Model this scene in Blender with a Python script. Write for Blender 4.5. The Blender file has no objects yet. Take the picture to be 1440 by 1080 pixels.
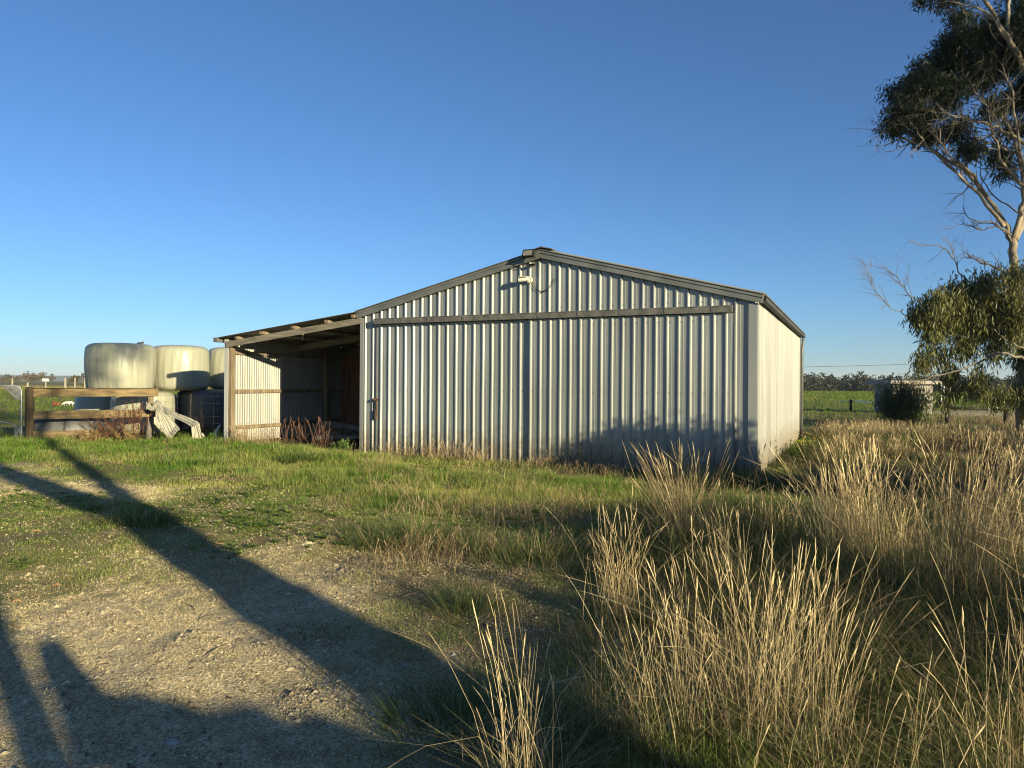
import bpy, math, random
import numpy as np
from mathutils import Matrix, Vector
R = math.radians
rng = np.random.default_rng(7)
random.seed(7)
S = bpy.context.scene
COL = S.collection

# ------------------------------------------------------------------ camera, sky, sun, exposure
EYE = 1.42
F = 1040.0
cam_d = bpy.data.cameras.new("camera")
cam_d.sensor_width = 36.0
cam_d.lens = F / 1440.0 * 36.0
cam_d.clip_start = 0.05
cam_d.clip_end = 20000
cam = bpy.data.objects.new("camera", cam_d)
COL.objects.link(cam)
cam.matrix_world = Matrix.Translation((0, 0, EYE)) @ Matrix.Rotation(R(90), 4, 'X') @ Matrix.Rotation(R(0.4), 4, 'Z')
S.camera = cam

SUN_EL = 12.0
SX, SY = 0.637, -0.771                       # horizontal direction towards the sun
W = bpy.data.worlds.new("World")
S.world = W
W.use_nodes = True
wn = W.node_tree.nodes
sky = wn.new("ShaderNodeTexSky")
sky.sky_type = 'NISHITA'
sky.sun_disc = False
sky.sun_elevation = R(SUN_EL)
sky.sun_rotation = math.atan2(SX, SY)
sky.altitude = 0
sky.air_density = 0.85
sky.dust_density = 0.2
sky.ozone_density = 5.3
W.node_tree.links.new(sky.outputs[0], wn["Background"].inputs[0])
wn["Background"].inputs[1].default_value = 0.079
sun_d = bpy.data.lights.new("sun", 'SUN')
sun_d.energy = 5.0
sun_d.angle = R(0.6)
sun_d.color = (1.0, 0.87, 0.56)
sun = bpy.data.objects.new("sun", sun_d)
COL.objects.link(sun)
ce, se = math.cos(R(SUN_EL)), math.sin(R(SUN_EL))
sun.rotation_euler = Vector((SX * ce, SY * ce, se)).to_track_quat('Z', 'Y').to_euler()
S.view_settings.view_transform = 'Standard'
S.view_settings.look = 'None'
S.view_settings.gamma = 1
S.view_settings.exposure = 1.0
S.cycles.filter_width = 1.1
S.cycles.max_bounces = 6
S.cycles.diffuse_bounces = 3
S.cycles.glossy_bounces = 2
S.cycles.transmission_bounces = 3
S.cycles.transparent_max_bounces = 6

# ------------------------------------------------------------------ helpers
def hor(px):
    return 540 + (px - 720) * 0.00698

def gp(px, py):
    """ground point (z = 0) seen at a photo pixel"""
    Y = EYE * F / max(py - hor(px), 0.5)
    return ((px - 720) / F * Y, Y)

def at(px, py, Y):
    return ((px - 720) / F * Y, Y, EYE + (hor(px) - py) / F * Y)

def _hash(i, j, s):
    n = (i * 374761393 + j * 668265263 + s * 1274126177) & 0x7fffffff
    n = ((n ^ (n >> 13)) * 1103515245) & 0x7fffffff
    return ((n ^ (n >> 16)) & 0xffff) / 65535.0

def vnoise(x, y, s=0):
    x = np.asarray(x, float); y = np.asarray(y, float)
    i = np.floor(x).astype(np.int64); j = np.floor(y).astype(np.int64)
    fx = x - i; fy = y - j
    fx = fx * fx * (3 - 2 * fx); fy = fy * fy * (3 - 2 * fy)
    a = _hash(i, j, s); b = _hash(i + 1, j, s); c = _hash(i, j + 1, s); d = _hash(i + 1, j + 1, s)
    return (a * (1 - fx) + b * fx) * (1 - fy) + (c * (1 - fx) + d * fx) * fy

def fbm(x, y, s=0, o=4):
    t = 0; a = 0.5; n = 0
    for k in range(o):
        t = t + a * vnoise(np.asarray(x) * 2 ** k, np.asarray(y) * 2 ** k, s + k * 17); n += a; a *= 0.5
    return t / n

def smooth(a, b, x):
    t = np.clip((x - a) / (b - a), 0, 1)
    return t * t * (3 - 2 * t)

def poly_in(X, Y, poly):
    """signed distance to a polygon, positive inside"""
    X = np.asarray(X, float); Y = np.asarray(Y, float)
    inside = np.zeros(X.shape, bool); d = np.full(X.shape, 1e9)
    n = len(poly)
    for k in range(n):
        x0, y0 = poly[k]; x1, y1 = poly[(k + 1) % n]
        ex, ey = x1 - x0, y1 - y0
        t = np.clip(((X - x0) * ex + (Y - y0) * ey) / max(ex * ex + ey * ey, 1e-9), 0, 1)
        d = np.minimum(d, np.hypot(X - x0 - t * ex, Y - y0 - t * ey))
        if y0 != y1:
            c = ((y0 > Y) != (y1 > Y)) & (X < ex * (Y - y0) / (y1 - y0) + x0)
            inside ^= c
    return np.where(inside, d, -d)

class MB:
    def __init__(s):
        s.v = []; s.f = []; s.smooth = []
    def face(s, idx, sm=False):
        s.f.append(idx); s.smooth.append(sm)
    def beam(s, p0, p1, w, h, up=(0, 0, 1), ov=0.0):
        p0 = Vector(p0); p1 = Vector(p1); d = (p1 - p0).normalized(); up = Vector(up)
        side = d.cross(up).normalized(); u = side.cross(d).normalized()
        p0 = p0 - d * ov; p1 = p1 + d * ov
        b = len(s.v)
        for p in (p0, p1):
            for a, c in ((-1, -1), (1, -1), (1, 1), (-1, 1)):
                s.v.append(tuple(p + side * (a * w / 2) + u * (c * h / 2)))
        for q in ((0, 3, 2, 1), (4, 5, 6, 7), (0, 1, 5, 4), (1, 2, 6, 5), (2, 3, 7, 6), (3, 0, 4, 7)):
            s.face([b + i for i in q])
        return s
    def box(s, x0, x1, y0, y1, z0, z1):
        return s.beam(((x0 + x1) / 2, (y0 + y1) / 2, z0), ((x0 + x1) / 2, (y0 + y1) / 2, z1), abs(y1 - y0), abs(x1 - x0), (1, 0, 0))
    def tube(s, pts, rad, n=8, cap=True):
        pts = [Vector(p) for p in pts]
        if not hasattr(rad, '__len__'): rad = [rad] * len(pts)
        b = len(s.v); ref = None
        for i, p in enumerate(pts):
            d = (pts[min(i + 1, len(pts) - 1)] - pts[max(i - 1, 0)]).normalized()
            if ref is None:
                ref = d.orthogonal().normalized()
            ref = (ref - d * ref.dot(d)).normalized()
            o = d.cross(ref)
            for k in range(n):
                a = 2 * math.pi * k / n
                s.v.append(tuple(p + (ref * math.cos(a) + o * math.sin(a)) * rad[i]))
        for i in range(len(pts) - 1):
            for k in range(n):
                s.face([b + i * n + k, b + i * n + (k + 1) % n, b + (i + 1) * n + (k + 1) % n, b + (i + 1) * n + k], True)
        if cap:
            s.face([b + k for k in range(n)][::-1]); m = b + (len(pts) - 1) * n
            s.face([m + k for k in range(n)])
        return s
    def lathe(s, prof, n=32, c=(0, 0, 0), wob=None):
        b = len(s.v)
        for i, (r, z) in enumerate(prof):
            for k in range(n):
                a = 2 * math.pi * k / n
                q = 1 + (wob(a, z) if wob else 0)
                s.v.append((c[0] + r * q * math.cos(a), c[1] + r * q * math.sin(a), c[2] + z))
        for i in range(len(prof) - 1):
            for k in range(n):
                s.face([b + i * n + k, b + i * n + (k + 1) % n, b + (i + 1) * n + (k + 1) % n, b + (i + 1) * n + k], True)
        s.face([b + k for k in range(n)][::-1]); m = b + (len(prof) - 1) * n
        s.face([m + k for k in range(n)])
        return s
    def grid(s, fn, nu, nv, sm=True):
        b = len(s.v)
        for i in range(nu + 1):
            for j in range(nv + 1):
                s.v.append(tuple(fn(i / nu, j / nv)))
        for i in range(nu):
            for j in range(nv):
                a = b + i * (nv + 1) + j
                s.face([a, a + nv + 1, a + nv + 2, a + 1], sm)
        return s
    def build(s, name, m, parent=None, bevel=0.0, solid=0.0):
        me = bpy.data.meshes.new(name)
        me.from_pydata(s.v, [], s.f)
        me.polygons.foreach_set('use_smooth', s.smooth)
        me.materials.append(m); me.update()
        o = bpy.data.objects.new(name, me); COL.objects.link(o)
        if parent: o.parent = parent
        if solid:
            md = o.modifiers.new("solid", 'SOLIDIFY'); md.thickness = solid; md.offset = 0
        if bevel:
            md = o.modifiers.new("bevel", 'BEVEL'); md.width = bevel; md.segments = 2; md.limit_method = 'ANGLE'
        return o

def np_mesh(name, V, Q, m, tint=None, smooth_=False, parent=None):
    """V (n,3), Q (m,4) quads"""
    me = bpy.data.meshes.new(name)
    V = np.ascontiguousarray(V, np.float32); Q = np.ascontiguousarray(Q, np.int32)
    k = Q.shape[1]
    me.vertices.add(len(V)); me.vertices.foreach_set('co', V.ravel())
    me.loops.add(Q.size); me.loops.foreach_set('vertex_index', Q.ravel())
    me.polygons.add(len(Q)); me.polygons.foreach_set('loop_start', np.arange(len(Q), dtype=np.int32) * k)
    try: me.polygons.foreach_set('loop_total', np.full(len(Q), k, np.int32))
    except Exception: pass
    me.polygons.foreach_set('use_smooth', np.full(len(Q), smooth_, bool))
    if tint is not None:
        a = me.attributes.new('tint', 'FLOAT_COLOR', 'POINT')
        c = np.ones((len(V), 4), np.float32); c[:, :3] = tint
        a.data.foreach_set('color', c.ravel())
    me.materials.append(m); me.update(calc_edges=True)
    o = bpy.data.objects.new(name, me); COL.objects.link(o)
    if parent: o.parent = parent
    return o

def tag(o, label=None, cat=None, group=None, kind=None):
    if label: o['label'] = label
    if cat: o['category'] = cat
    if group: o['group'] = group
    if kind: o['kind'] = kind
    return o

def thing(name, loc, label, cat, group=None, rz=0):
    o = bpy.data.objects.new(name, None); COL.objects.link(o)
    o.location = loc; o.rotation_euler = (0, 0, rz); o.empty_display_size = 0.2
    return tag(o, label, cat, group)

def copy_tree(o):
    c = o.copy(); COL.objects.link(c)
    for ch in list(o.children):
        d = copy_tree(ch); d.parent = c
    return c

# ------------------------------------------------------------------ materials
def newmat(name):
    m = bpy.data.materials.new(name); m.use_nodes = True
    nt = m.node_tree; b = nt.nodes["Principled BSDF"]
    return m, nt, b

def N(nt, t, **kw):
    n = nt.nodes.new(t)
    for k, v in kw.items():
        if k in n.inputs.keys() if hasattr(n.inputs, 'keys') else False: n.inputs[k].default_value = v
        else: setattr(n, k, v)
    return n

def noise_mat(name, c0, c1, scale=4.0, stretch=(1, 1, 1), rough=0.7, metal=0.0, bump=0.0, bscale=None, detail=6, spots=None, coord='Object', lo=0.35, hi=0.65, sheetwear=False):
    c0 = [.74 * q for q in c0]; c1 = [.74 * q for q in c1]
    m, nt, b = newmat(name); L = nt.links.new
    tc = N(nt, "ShaderNodeTexCoord"); mp = N(nt, "ShaderNodeMapping"); mp.inputs['Scale'].default_value = stretch
    L(tc.outputs[coord], mp.inputs[0])
    nz = N(nt, "ShaderNodeTexNoise"); nz.inputs['Scale'].default_value = scale; nz.inputs['Detail'].default_value = detail
    L(mp.outputs[0], nz.inputs[0])
    cr = N(nt, "ShaderNodeValToRGB"); cr.color_ramp.elements[0].position = lo; cr.color_ramp.elements[1].position = hi
    cr.color_ramp.elements[0].color = (*c0, 1); cr.color_ramp.elements[1].color = (*c1, 1)
    L(nz.outputs[0], cr.inputs[0]); out = cr.outputs[0]
    if spots:                                   # (colour, scale, threshold, stretch)
        sc, ssz, th, st = spots
        mp2 = N(nt, "ShaderNodeMapping"); mp2.inputs['Scale'].default_value = st; L(tc.outputs[coord], mp2.inputs[0])
        n2 = N(nt, "ShaderNodeTexNoise"); n2.inputs['Scale'].default_value = ssz; n2.inputs['Detail'].default_value = 8; n2.inputs['Roughness'].default_value = 0.7
        L(mp2.outputs[0], n2.inputs[0])
        r2 = N(nt, "ShaderNodeValToRGB"); r2.color_ramp.elements[0].position = th; r2.color_ramp.elements[1].position = th + 0.12
        L(n2.outputs[0], r2.inputs[0])
        mx = N(nt, "ShaderNodeMix", data_type='RGBA'); L(r2.outputs[0], mx.inputs[0]); L(out, mx.inputs[6]); mx.inputs[7].default_value = (*sc, 1)
        out = mx.outputs[2]
    if sheetwear:
        sx_ = N(nt, "ShaderNodeSeparateXYZ"); L(tc.outputs['Object'], sx_.inputs[0])
        mpw = N(nt, "ShaderNodeMapping"); mpw.inputs['Scale'].default_value = (1.25, 1.25, .05); L(tc.outputs['Object'], mpw.inputs[0])
        nw = N(nt, "ShaderNodeTexNoise"); nw.inputs['Scale'].default_value = 1.0; nw.inputs['Detail'].default_value = 3; L(mpw.outputs[0], nw.inputs[0])
        mw = N(nt, "ShaderNodeMapRange"); mw.inputs[1].default_value = .35; mw.inputs[2].default_value = .65; mw.inputs[3].default_value = .86; mw.inputs[4].default_value = 1.12; L(nw.outputs[0], mw.inputs[0])
        vs = N(nt, "ShaderNodeVectorMath", operation='SCALE'); L(out, vs.inputs[0]); L(mw.outputs[0], vs.inputs['Scale'])
        nd = N(nt, "ShaderNodeTexNoise"); nd.inputs['Scale'].default_value = 9; nd.inputs['Detail'].default_value = 6; L(tc.outputs['Object'], nd.inputs[0])
        ma = N(nt, "ShaderNodeMath", operation='MULTIPLY_ADD'); L(nd.outputs[0], ma.inputs[0]); ma.inputs[1].default_value = -.9; L(sx_.outputs[2], ma.inputs[2])
        md_ = N(nt, "ShaderNodeMapRange"); md_.inputs[1].default_value = .12; md_.inputs[2].default_value = -.40; md_.inputs[3].default_value = 0; md_.inputs[4].default_value = .75; L(ma.outputs[0], md_.inputs[0])
        mx2 = N(nt, "ShaderNodeMix", data_type='RGBA'); L(md_.outputs[0], mx2.inputs[0]); L(vs.outputs[0], mx2.inputs[6]); mx2.inputs[7].default_value = (.17, .135, .085, 1)
        out = mx2.outputs[2]
    L(out, b.inputs['Base Color'])
    b.inputs['Roughness'].default_value = rough; b.inputs['Metallic'].default_value = metal
    if bump:
        n3 = N(nt, "ShaderNodeTexNoise"); n3.inputs['Scale'].default_value = bscale or scale * 3; n3.inputs['Detail'].default_value = 6
        L(mp.outputs[0], n3.inputs[0])
        bp = N(nt, "ShaderNodeBump"); bp.inputs['Strength'].default_value = bump; bp.inputs['Distance'].default_value = 0.02
        L(n3.outputs[0], bp.inputs['Height']); L(bp.outputs[0], b.inputs['Normal'])
    return m

def leaf_mat(name, trans=0.35, rough=0.55, scale=40):
    m, nt, b = newmat(name); L = nt.links.new
    a = N(nt, "ShaderNodeAttribute", attribute_name='tint')
    tc = N(nt, "ShaderNodeTexCoord"); nz = N(nt, "ShaderNodeTexNoise"); nz.inputs['Scale'].default_value = scale
    L(tc.outputs['Object'], nz.inputs[0])
    mr = N(nt, "ShaderNodeMapRange"); mr.inputs[1].default_value = .3; mr.inputs[2].default_value = .7; mr.inputs[3].default_value = .75; mr.inputs[4].default_value = 1.25
    L(nz.outputs[0], mr.inputs[0])
    vm = N(nt, "ShaderNodeVectorMath", operation='SCALE'); L(a.outputs['Color'], vm.inputs[0]); L(mr.outputs[0], vm.inputs['Scale'])
    L(vm.outputs[0], b.inputs['Base Color']); b.inputs['Roughness'].default_value = rough
    b.inputs['Specular IOR Level'].default_value = 0.3
    tr = N(nt, "ShaderNodeBsdfTranslucent"); L(vm.outputs[0], tr.inputs[0])
    mx = N(nt, "ShaderNodeMixShader"); mx.inputs[0].default_value = trans
    L(b.outputs[0], mx.inputs[1]); L(tr.outputs[0], mx.inputs[2])
    L(mx.outputs[0], nt.nodes["Material Output"].inputs[0])
    return m

M = {}
M['zinc'] = noise_mat('zinc', (.35, .365, .345), (.45, .465, .435), 1.6, (1, 1, .25), .42, .42, .06, 14, spots=((.30, .26, .19), 5, .66, (1, 1, .15)), sheetwear=True)
M['zinc_side'] = noise_mat('zinc_side', (.32, .325, .305), (.405, .405, .375), 1.4, (1, 2.5, .3), .45, .2, .08, 8, spots=((.30, .27, .20), 5, .62, (1, 2, .1)), sheetwear=True)
M['zinc_dark'] = noise_mat('zinc_dark', (.17, .18, .17), (.24, .245, .23), 3, (1, 1, 1), .5, .3, .05, spots=((.22, .13, .07), 6, .68, (1, 1, 1)))
M['gutter_dark'] = noise_mat('gutter_dark', (.06, .062, .06), (.10, .10, .095), 5, rough=.6)
M['track'] = noise_mat('track', (.12, .12, .11), (.23, .22, .19), 6, (1, 1, 1), .6, .3, .15, spots=((.20, .10, .05), 5, .62, (1, 1, 1)))
M['corr'] = noise_mat('corr', (.33, .325, .29), (.42, .415, .37), 2, (1, 1, .2), .5, .2, .05, spots=((.28, .18, .1), 4, .66, (1, 1, .1)))
M['roof_under'] = noise_mat('roof_under', (.30, .30, .28), (.40, .40, .37), 2, (1, 1, 1), .55, .3, .05, spots=((.2, .12, .07), 3, .6, (1, 1, 1)))
M['wood'] = noise_mat('wood', (.16, .12, .075), (.33, .255, .16), 9, (1, 1, .12), .85, 0, .5, 40)
M['rail_wood'] = noise_mat('rail_wood', (.12, .085, .042), (.32, .225, .105), 5, (.5, .5, 3), .85, 0, .4, 18)
M['grey_wood'] = noise_mat('grey_wood', (.17, .145, .11), (.32, .28, .215), 6, (.3, .3, 3), .9, 0, .4, 18)
M['brown_board'] = noise_mat('brown_board', (.20, .085, .045), (.36, .16, .085), 6, (3, 3, .2), .85, 0, .3)
M['shaded_post_wood'] = noise_mat('shaded_post_wood', (.045, .032, .018), (.13, .09, .05), 8, (1, 1, .12), .9, 0, .5, 30)  # dark base colour stands in for tree shade on the left fence post
M['white_flash'] = noise_mat('white_flash', (.52, .51, .46), (.66, .65, .59), 3, (1, 1, .2), .5, .1, .05, spots=((.33, .22, .13), 8, .66, (1, 1, .3)))
M['rust'] = noise_mat('rust', (.10, .045, .022), (.25, .14, .08), 20, (1, 1, 1), .85, .2, .4)
M['black'] = noise_mat('black', (.008, .008, .009), (.015, .015, .015), 20, rough=.7)
M['lens'] = noise_mat('lens', (.20, .20, .16), (.28, .275, .22), 30, rough=.35)
M['white_plastic'] = noise_mat('white_plastic', (.66, .64, .55), (.76, .74, .64), 6, rough=.4)
M['dark_glass'] = noise_mat('dark_glass', (.01, .01, .012), (.02, .02, .022), 20, rough=.1)
M['galv'] = noise_mat('galv', (.27, .28, .28), (.38, .39, .39), 12, rough=.45, metal=.5)
M['galv_plate'] = noise_mat('galv_plate', (.12, .125, .13), (.17, .175, .18), 12, rough=.5, metal=.2)
M['wire'] = noise_mat('wire', (.05, .04, .032), (.12, .10, .08), 30, rough=.7)
M['log'] = noise_mat('log', (.10, .085, .065), (.24, .21, .165), 12, (1, 1, 1), .9, 0, .6)
M['concrete'] = noise_mat('concrete', (.37, .335, .30), (.50, .455, .41), 3, rough=.9, bump=.2)
M['far_post'] = noise_mat('far_post', (.40, .35, .26), (.55, .49, .38), 5, rough=.8)
M['sign_white'] = noise_mat('sign_white', (.78, .78, .76), (.84, .84, .82), 5, rough=.5)
M['dark_post'] = noise_mat('dark_post', (.03, .025, .02), (.075, .06, .045), 8, rough=.9, bump=.3)
M['stone'] = noise_mat('stone', (.36, .33, .27), (.56, .52, .44), 18, rough=.9, bump=.4)
M['stick'] = noise_mat('stick', (.16, .115, .07), (.36, .27, .17), 20, rough=.9, bump=.4)
M['orange_bark'] = noise_mat('orange_bark', (.30, .15, .06), (.46, .26, .12), 20, rough=.85, bump=.4)
M['bark_pale'] = noise_mat('bark_pale', (.26, .20, .135), (.46, .38, .27), 2.4, (1, 1, .35), .85, 0, .5, 14, spots=((.16, .12, .085), 3, .57, (1.5, 1.5, .3)))
M['bark_dark'] = noise_mat('bark_dark', (.045, .03, .02), (.13, .09, .06), 4, (1, 1, .3), .95, 0, .8, 14)
M['twig'] = noise_mat('twig', (.15, .125, .095), (.28, .24, .19), 5, rough=.9)
M['hide_white'] = noise_mat('hide_white', (.70, .68, .60), (.80, .78, .70), 12, rough=.9)
M['hide_red'] = noise_mat('hide_red', (.26, .075, .03), (.36, .12, .05), 12, rough=.9)
M['leaf'] = leaf_mat('leaf', .22, .4, 6)
M['grass'] = leaf_mat('grass', .45, .6, 30)
M['straw'] = leaf_mat('straw', .25, .65, 60)
M['wood_far'] = leaf_mat('wood_far', .1, .8, .5)

def film(name, c0, c1, vert=26):
    c0 = [.74 * q for q in c0]; c1 = [.74 * q for q in c1]
    m, nt, b = newmat(name); L = nt.links.new
    tc = N(nt, "ShaderNodeTexCoord")
    mp = N(nt, "ShaderNodeMapping"); mp.inputs['Scale'].default_value = (vert / 2, vert / 2, 1.0); L(tc.outputs['Object'], mp.inputs[0])
    nz = N(nt, "ShaderNodeTexNoise"); nz.inputs['Scale'].default_value = 1.0; nz.inputs['Detail'].default_value = 5; L(mp.outputs[0], nz.inputs[0])
    n2 = N(nt, "ShaderNodeTexNoise"); n2.inputs['Scale'].default_value = 2.2; n2.inputs['Detail'].default_value = 6; L(tc.outputs['Object'], n2.inputs[0])
    cr = N(nt, "ShaderNodeValToRGB"); cr.color_ramp.elements[0].position = .3; cr.color_ramp.elements[1].position = .7
    cr.color_ramp.elements[0].color = (*c0, 1); cr.color_ramp.elements[1].color = (*c1, 1)
    ad = N(nt, "ShaderNodeMath", operation='ADD'); ml = N(nt, "ShaderNodeMath", operation='MULTIPLY'); ml.inputs[1].default_value = .5
    L(nz.outputs[0], ad.inputs[0]); L(n2.outputs[0], ad.inputs[1]); L(ad.outputs[0], ml.inputs[0]); L(ml.outputs[0], cr.inputs[0])
    L(cr.outputs[0], b.inputs['Base Color']); b.inputs['Roughness'].default_value = .55 if 'dark' in name else .4
    bp = N(nt, "ShaderNodeBump"); bp.inputs['Strength'].default_value = .4; bp.inputs['Distance'].default_value = .025
    L(nz.outputs[0], bp.inputs['Height']); L(bp.outputs[0], b.inputs['Normal'])
    return m
M['film_green'] = film('film_green', (.40, .40, .29), (.465, .46, .35))
M['film_white'] = film('film_white', (.40, .385, .30), (.54, .52, .42), 20)
M['film_grey'] = film('film_grey', (.09, .09, .08), (.20, .195, .165), 14)
M['film_dark'] = film('film_dark', (.085, .088, .085), (.15, .152, .145), 10)

# ------------------------------------------------------------------ the shed's place (local x along its front, y into depth)
ANG = R(-25.0)
DX, DY = math.cos(ANG), math.sin(ANG)
SC = (-3.165, 15.74)                     # front left corner
SWID, SLEN = 7.97, 10.5
LW, LD = 3.905, 4.3                       # lean-to width and depth

def to_local(X, Y):
    a = np.asarray(X) - SC[0]; b = np.asarray(Y) - SC[1]
    return a * DX + b * DY, -a * DY + b * DX

def to_world(u, v):
    return SC[0] + u * DX - v * DY, SC[1] + u * DY + v * DX

def P(*pts): return [gp(*p) for p in pts]
GRAVEL = P((-20, 800), (60, 782), (130, 762), (220, 742), (300, 752), (400, 765), (500, 805), (600, 850), (690, 895), (745, 965), (690, 1080), (600, 1300), (-700, 1300), (-500, 900))
TRACK = P((-150, 655), (0, 652), (60, 648), (130, 678), (250, 684), (278, 694), (230, 712), (130, 712), (60, 695), (-150, 700))
SPARSE = P((380, 775), (450, 742), (600, 750), (760, 775), (800, 830), (770, 900), (745, 965), (690, 895), (600, 850), (500, 800), (400, 752))
TALL = P((690, 1400), (720, 1080), (740, 1000), (790, 900), (805, 830), (840, 770), (880, 715), (930, 690), (1010, 672), (1075, 668), (1110, 655), (1140, 625), (1135, 590), (1130, 594), (1300, 590), (1900, 584), (2600, 1400))
LUSH = P((-150, 616), (45, 616), (300, 619), (500, 632), (560, 655), (640, 660), (900, 668), (890, 695), (650, 720), (400, 690), (300, 665), (100, 648), (-150, 642))

def zones(X, Y):
    w = (fbm(X * .8, Y * .8, 3) - .5) * 1.6
    g = smooth(-.25, 1.25, poly_in(X, Y, GRAVEL) + w * 1.3 + .3 * (fbm(X * 3, Y * 3, 5) - .5))
    t = smooth(-.2, .7, poly_in(X, Y, TRACK) + w * .9 + .4 * (fbm(X * 3, Y * 3, 6) - .5)) * .75
    sp = smooth(-.5, .5, poly_in(X, Y, SPARSE) + w * .7)
    ta = smooth(-.3, .5, poly_in(X, Y, TALL) + w * .5)
    lu = smooth(-.5, .6, poly_in(X, Y, LUSH) + w * .7)
    return np.maximum(g, t), sp, ta, lu

def H(X, Y):
    X = np.asarray(X, float); Y = np.asarray(Y, float)
    r = np.hypot(X, Y)
    h = (fbm(X * .35, Y * .35, 11) - .5) * .13 + (fbm(X * 1.7, Y * 1.7, 21, 3) - .5) * .075 + (fbm(X * 6, Y * 6, 23, 2) - .5) * .02
    h = h * np.clip(r / 4, .25, 1)
    h = h + .13 * np.exp(-(((X + 4.0) / 1.9) ** 2 + ((Y - 14.6) / .8) ** 2)) - .10 * np.exp(-(((X - 2.6) / 2.6) ** 2 + ((Y - 10.6) / 2.0) ** 2))
    h = h - .05 * smooth(-.4, .6, poly_in(X, Y, GRAVEL))
    u, v = to_local(X, Y)
    d = np.maximum(np.maximum(np.maximum(-LW - u, u - SWID), -v), v - SLEN)
    h = np.where(h > 0, h * np.where(X > -3.2, smooth(-.1, 3.0, d), smooth(-.1, .7, d)), h * smooth(-.1, .7, d))
    ds = np.maximum(np.maximum(-u, u - SWID), np.maximum(-v, v - SLEN))
    h = h - .13 * smooth(2.6, .2, ds)
    far = smooth(60, 400, r)
    h = h + far * (fbm(X * .012, Y * .012, 31) - .5) * 1.2
    h = h - smooth(190, 330, Y) * smooth(0, 40, X) * 4.5
    return h

# ------------------------------------------------------------------ ground
def axis(a, b, step, far, grow=1.16):
    mid = list(np.arange(a, b + 1e-6, step)); s = step; x = a; lo = []
    while x > -far: s *= grow; x -= s; lo.append(x)
    s = step; x = mid[-1]; hi = []
    while x < far: s *= grow; x += s; hi.append(x)
    return np.array(lo[::-1] + mid + hi)
gx = axis(-15, 13, .12, 7000); gy = axis(-2, 24, .12, 7000)
GX, GY = np.meshgrid(gx, gy, indexing='ij')
GZ = H(GX, GY)
nx, ny = len(gx), len(gy)
idx = np.arange(nx * ny).reshape(nx, ny)
Q = np.stack([idx[:-1, :-1], idx[1:, :-1], idx[1:, 1:], idx[:-1, 1:]], -1).reshape(-1, 4)
zg, zs, zt, zl = zones(GX, GY)
RD = smooth(-2, 2, poly_in(GX, GY, [(22, 33), (70, 31), (140, 40), (140, 56), (60, 46), (22, 43)]))
U_, V_ = to_local(GX, GY)
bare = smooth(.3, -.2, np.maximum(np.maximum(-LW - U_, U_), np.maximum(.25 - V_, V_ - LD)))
straw_far = smooth(0, 25, np.abs(GY - 0)) * smooth(90, 120, GY) * smooth(260, 190, GY) * smooth(-10, -40, GX)
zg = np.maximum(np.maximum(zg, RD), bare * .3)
mask = np.stack([zg, np.clip(zs * .8 + zt * .7 + straw_far * .7, 0, 1), bare], -1).reshape(-1, 3)

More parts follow.
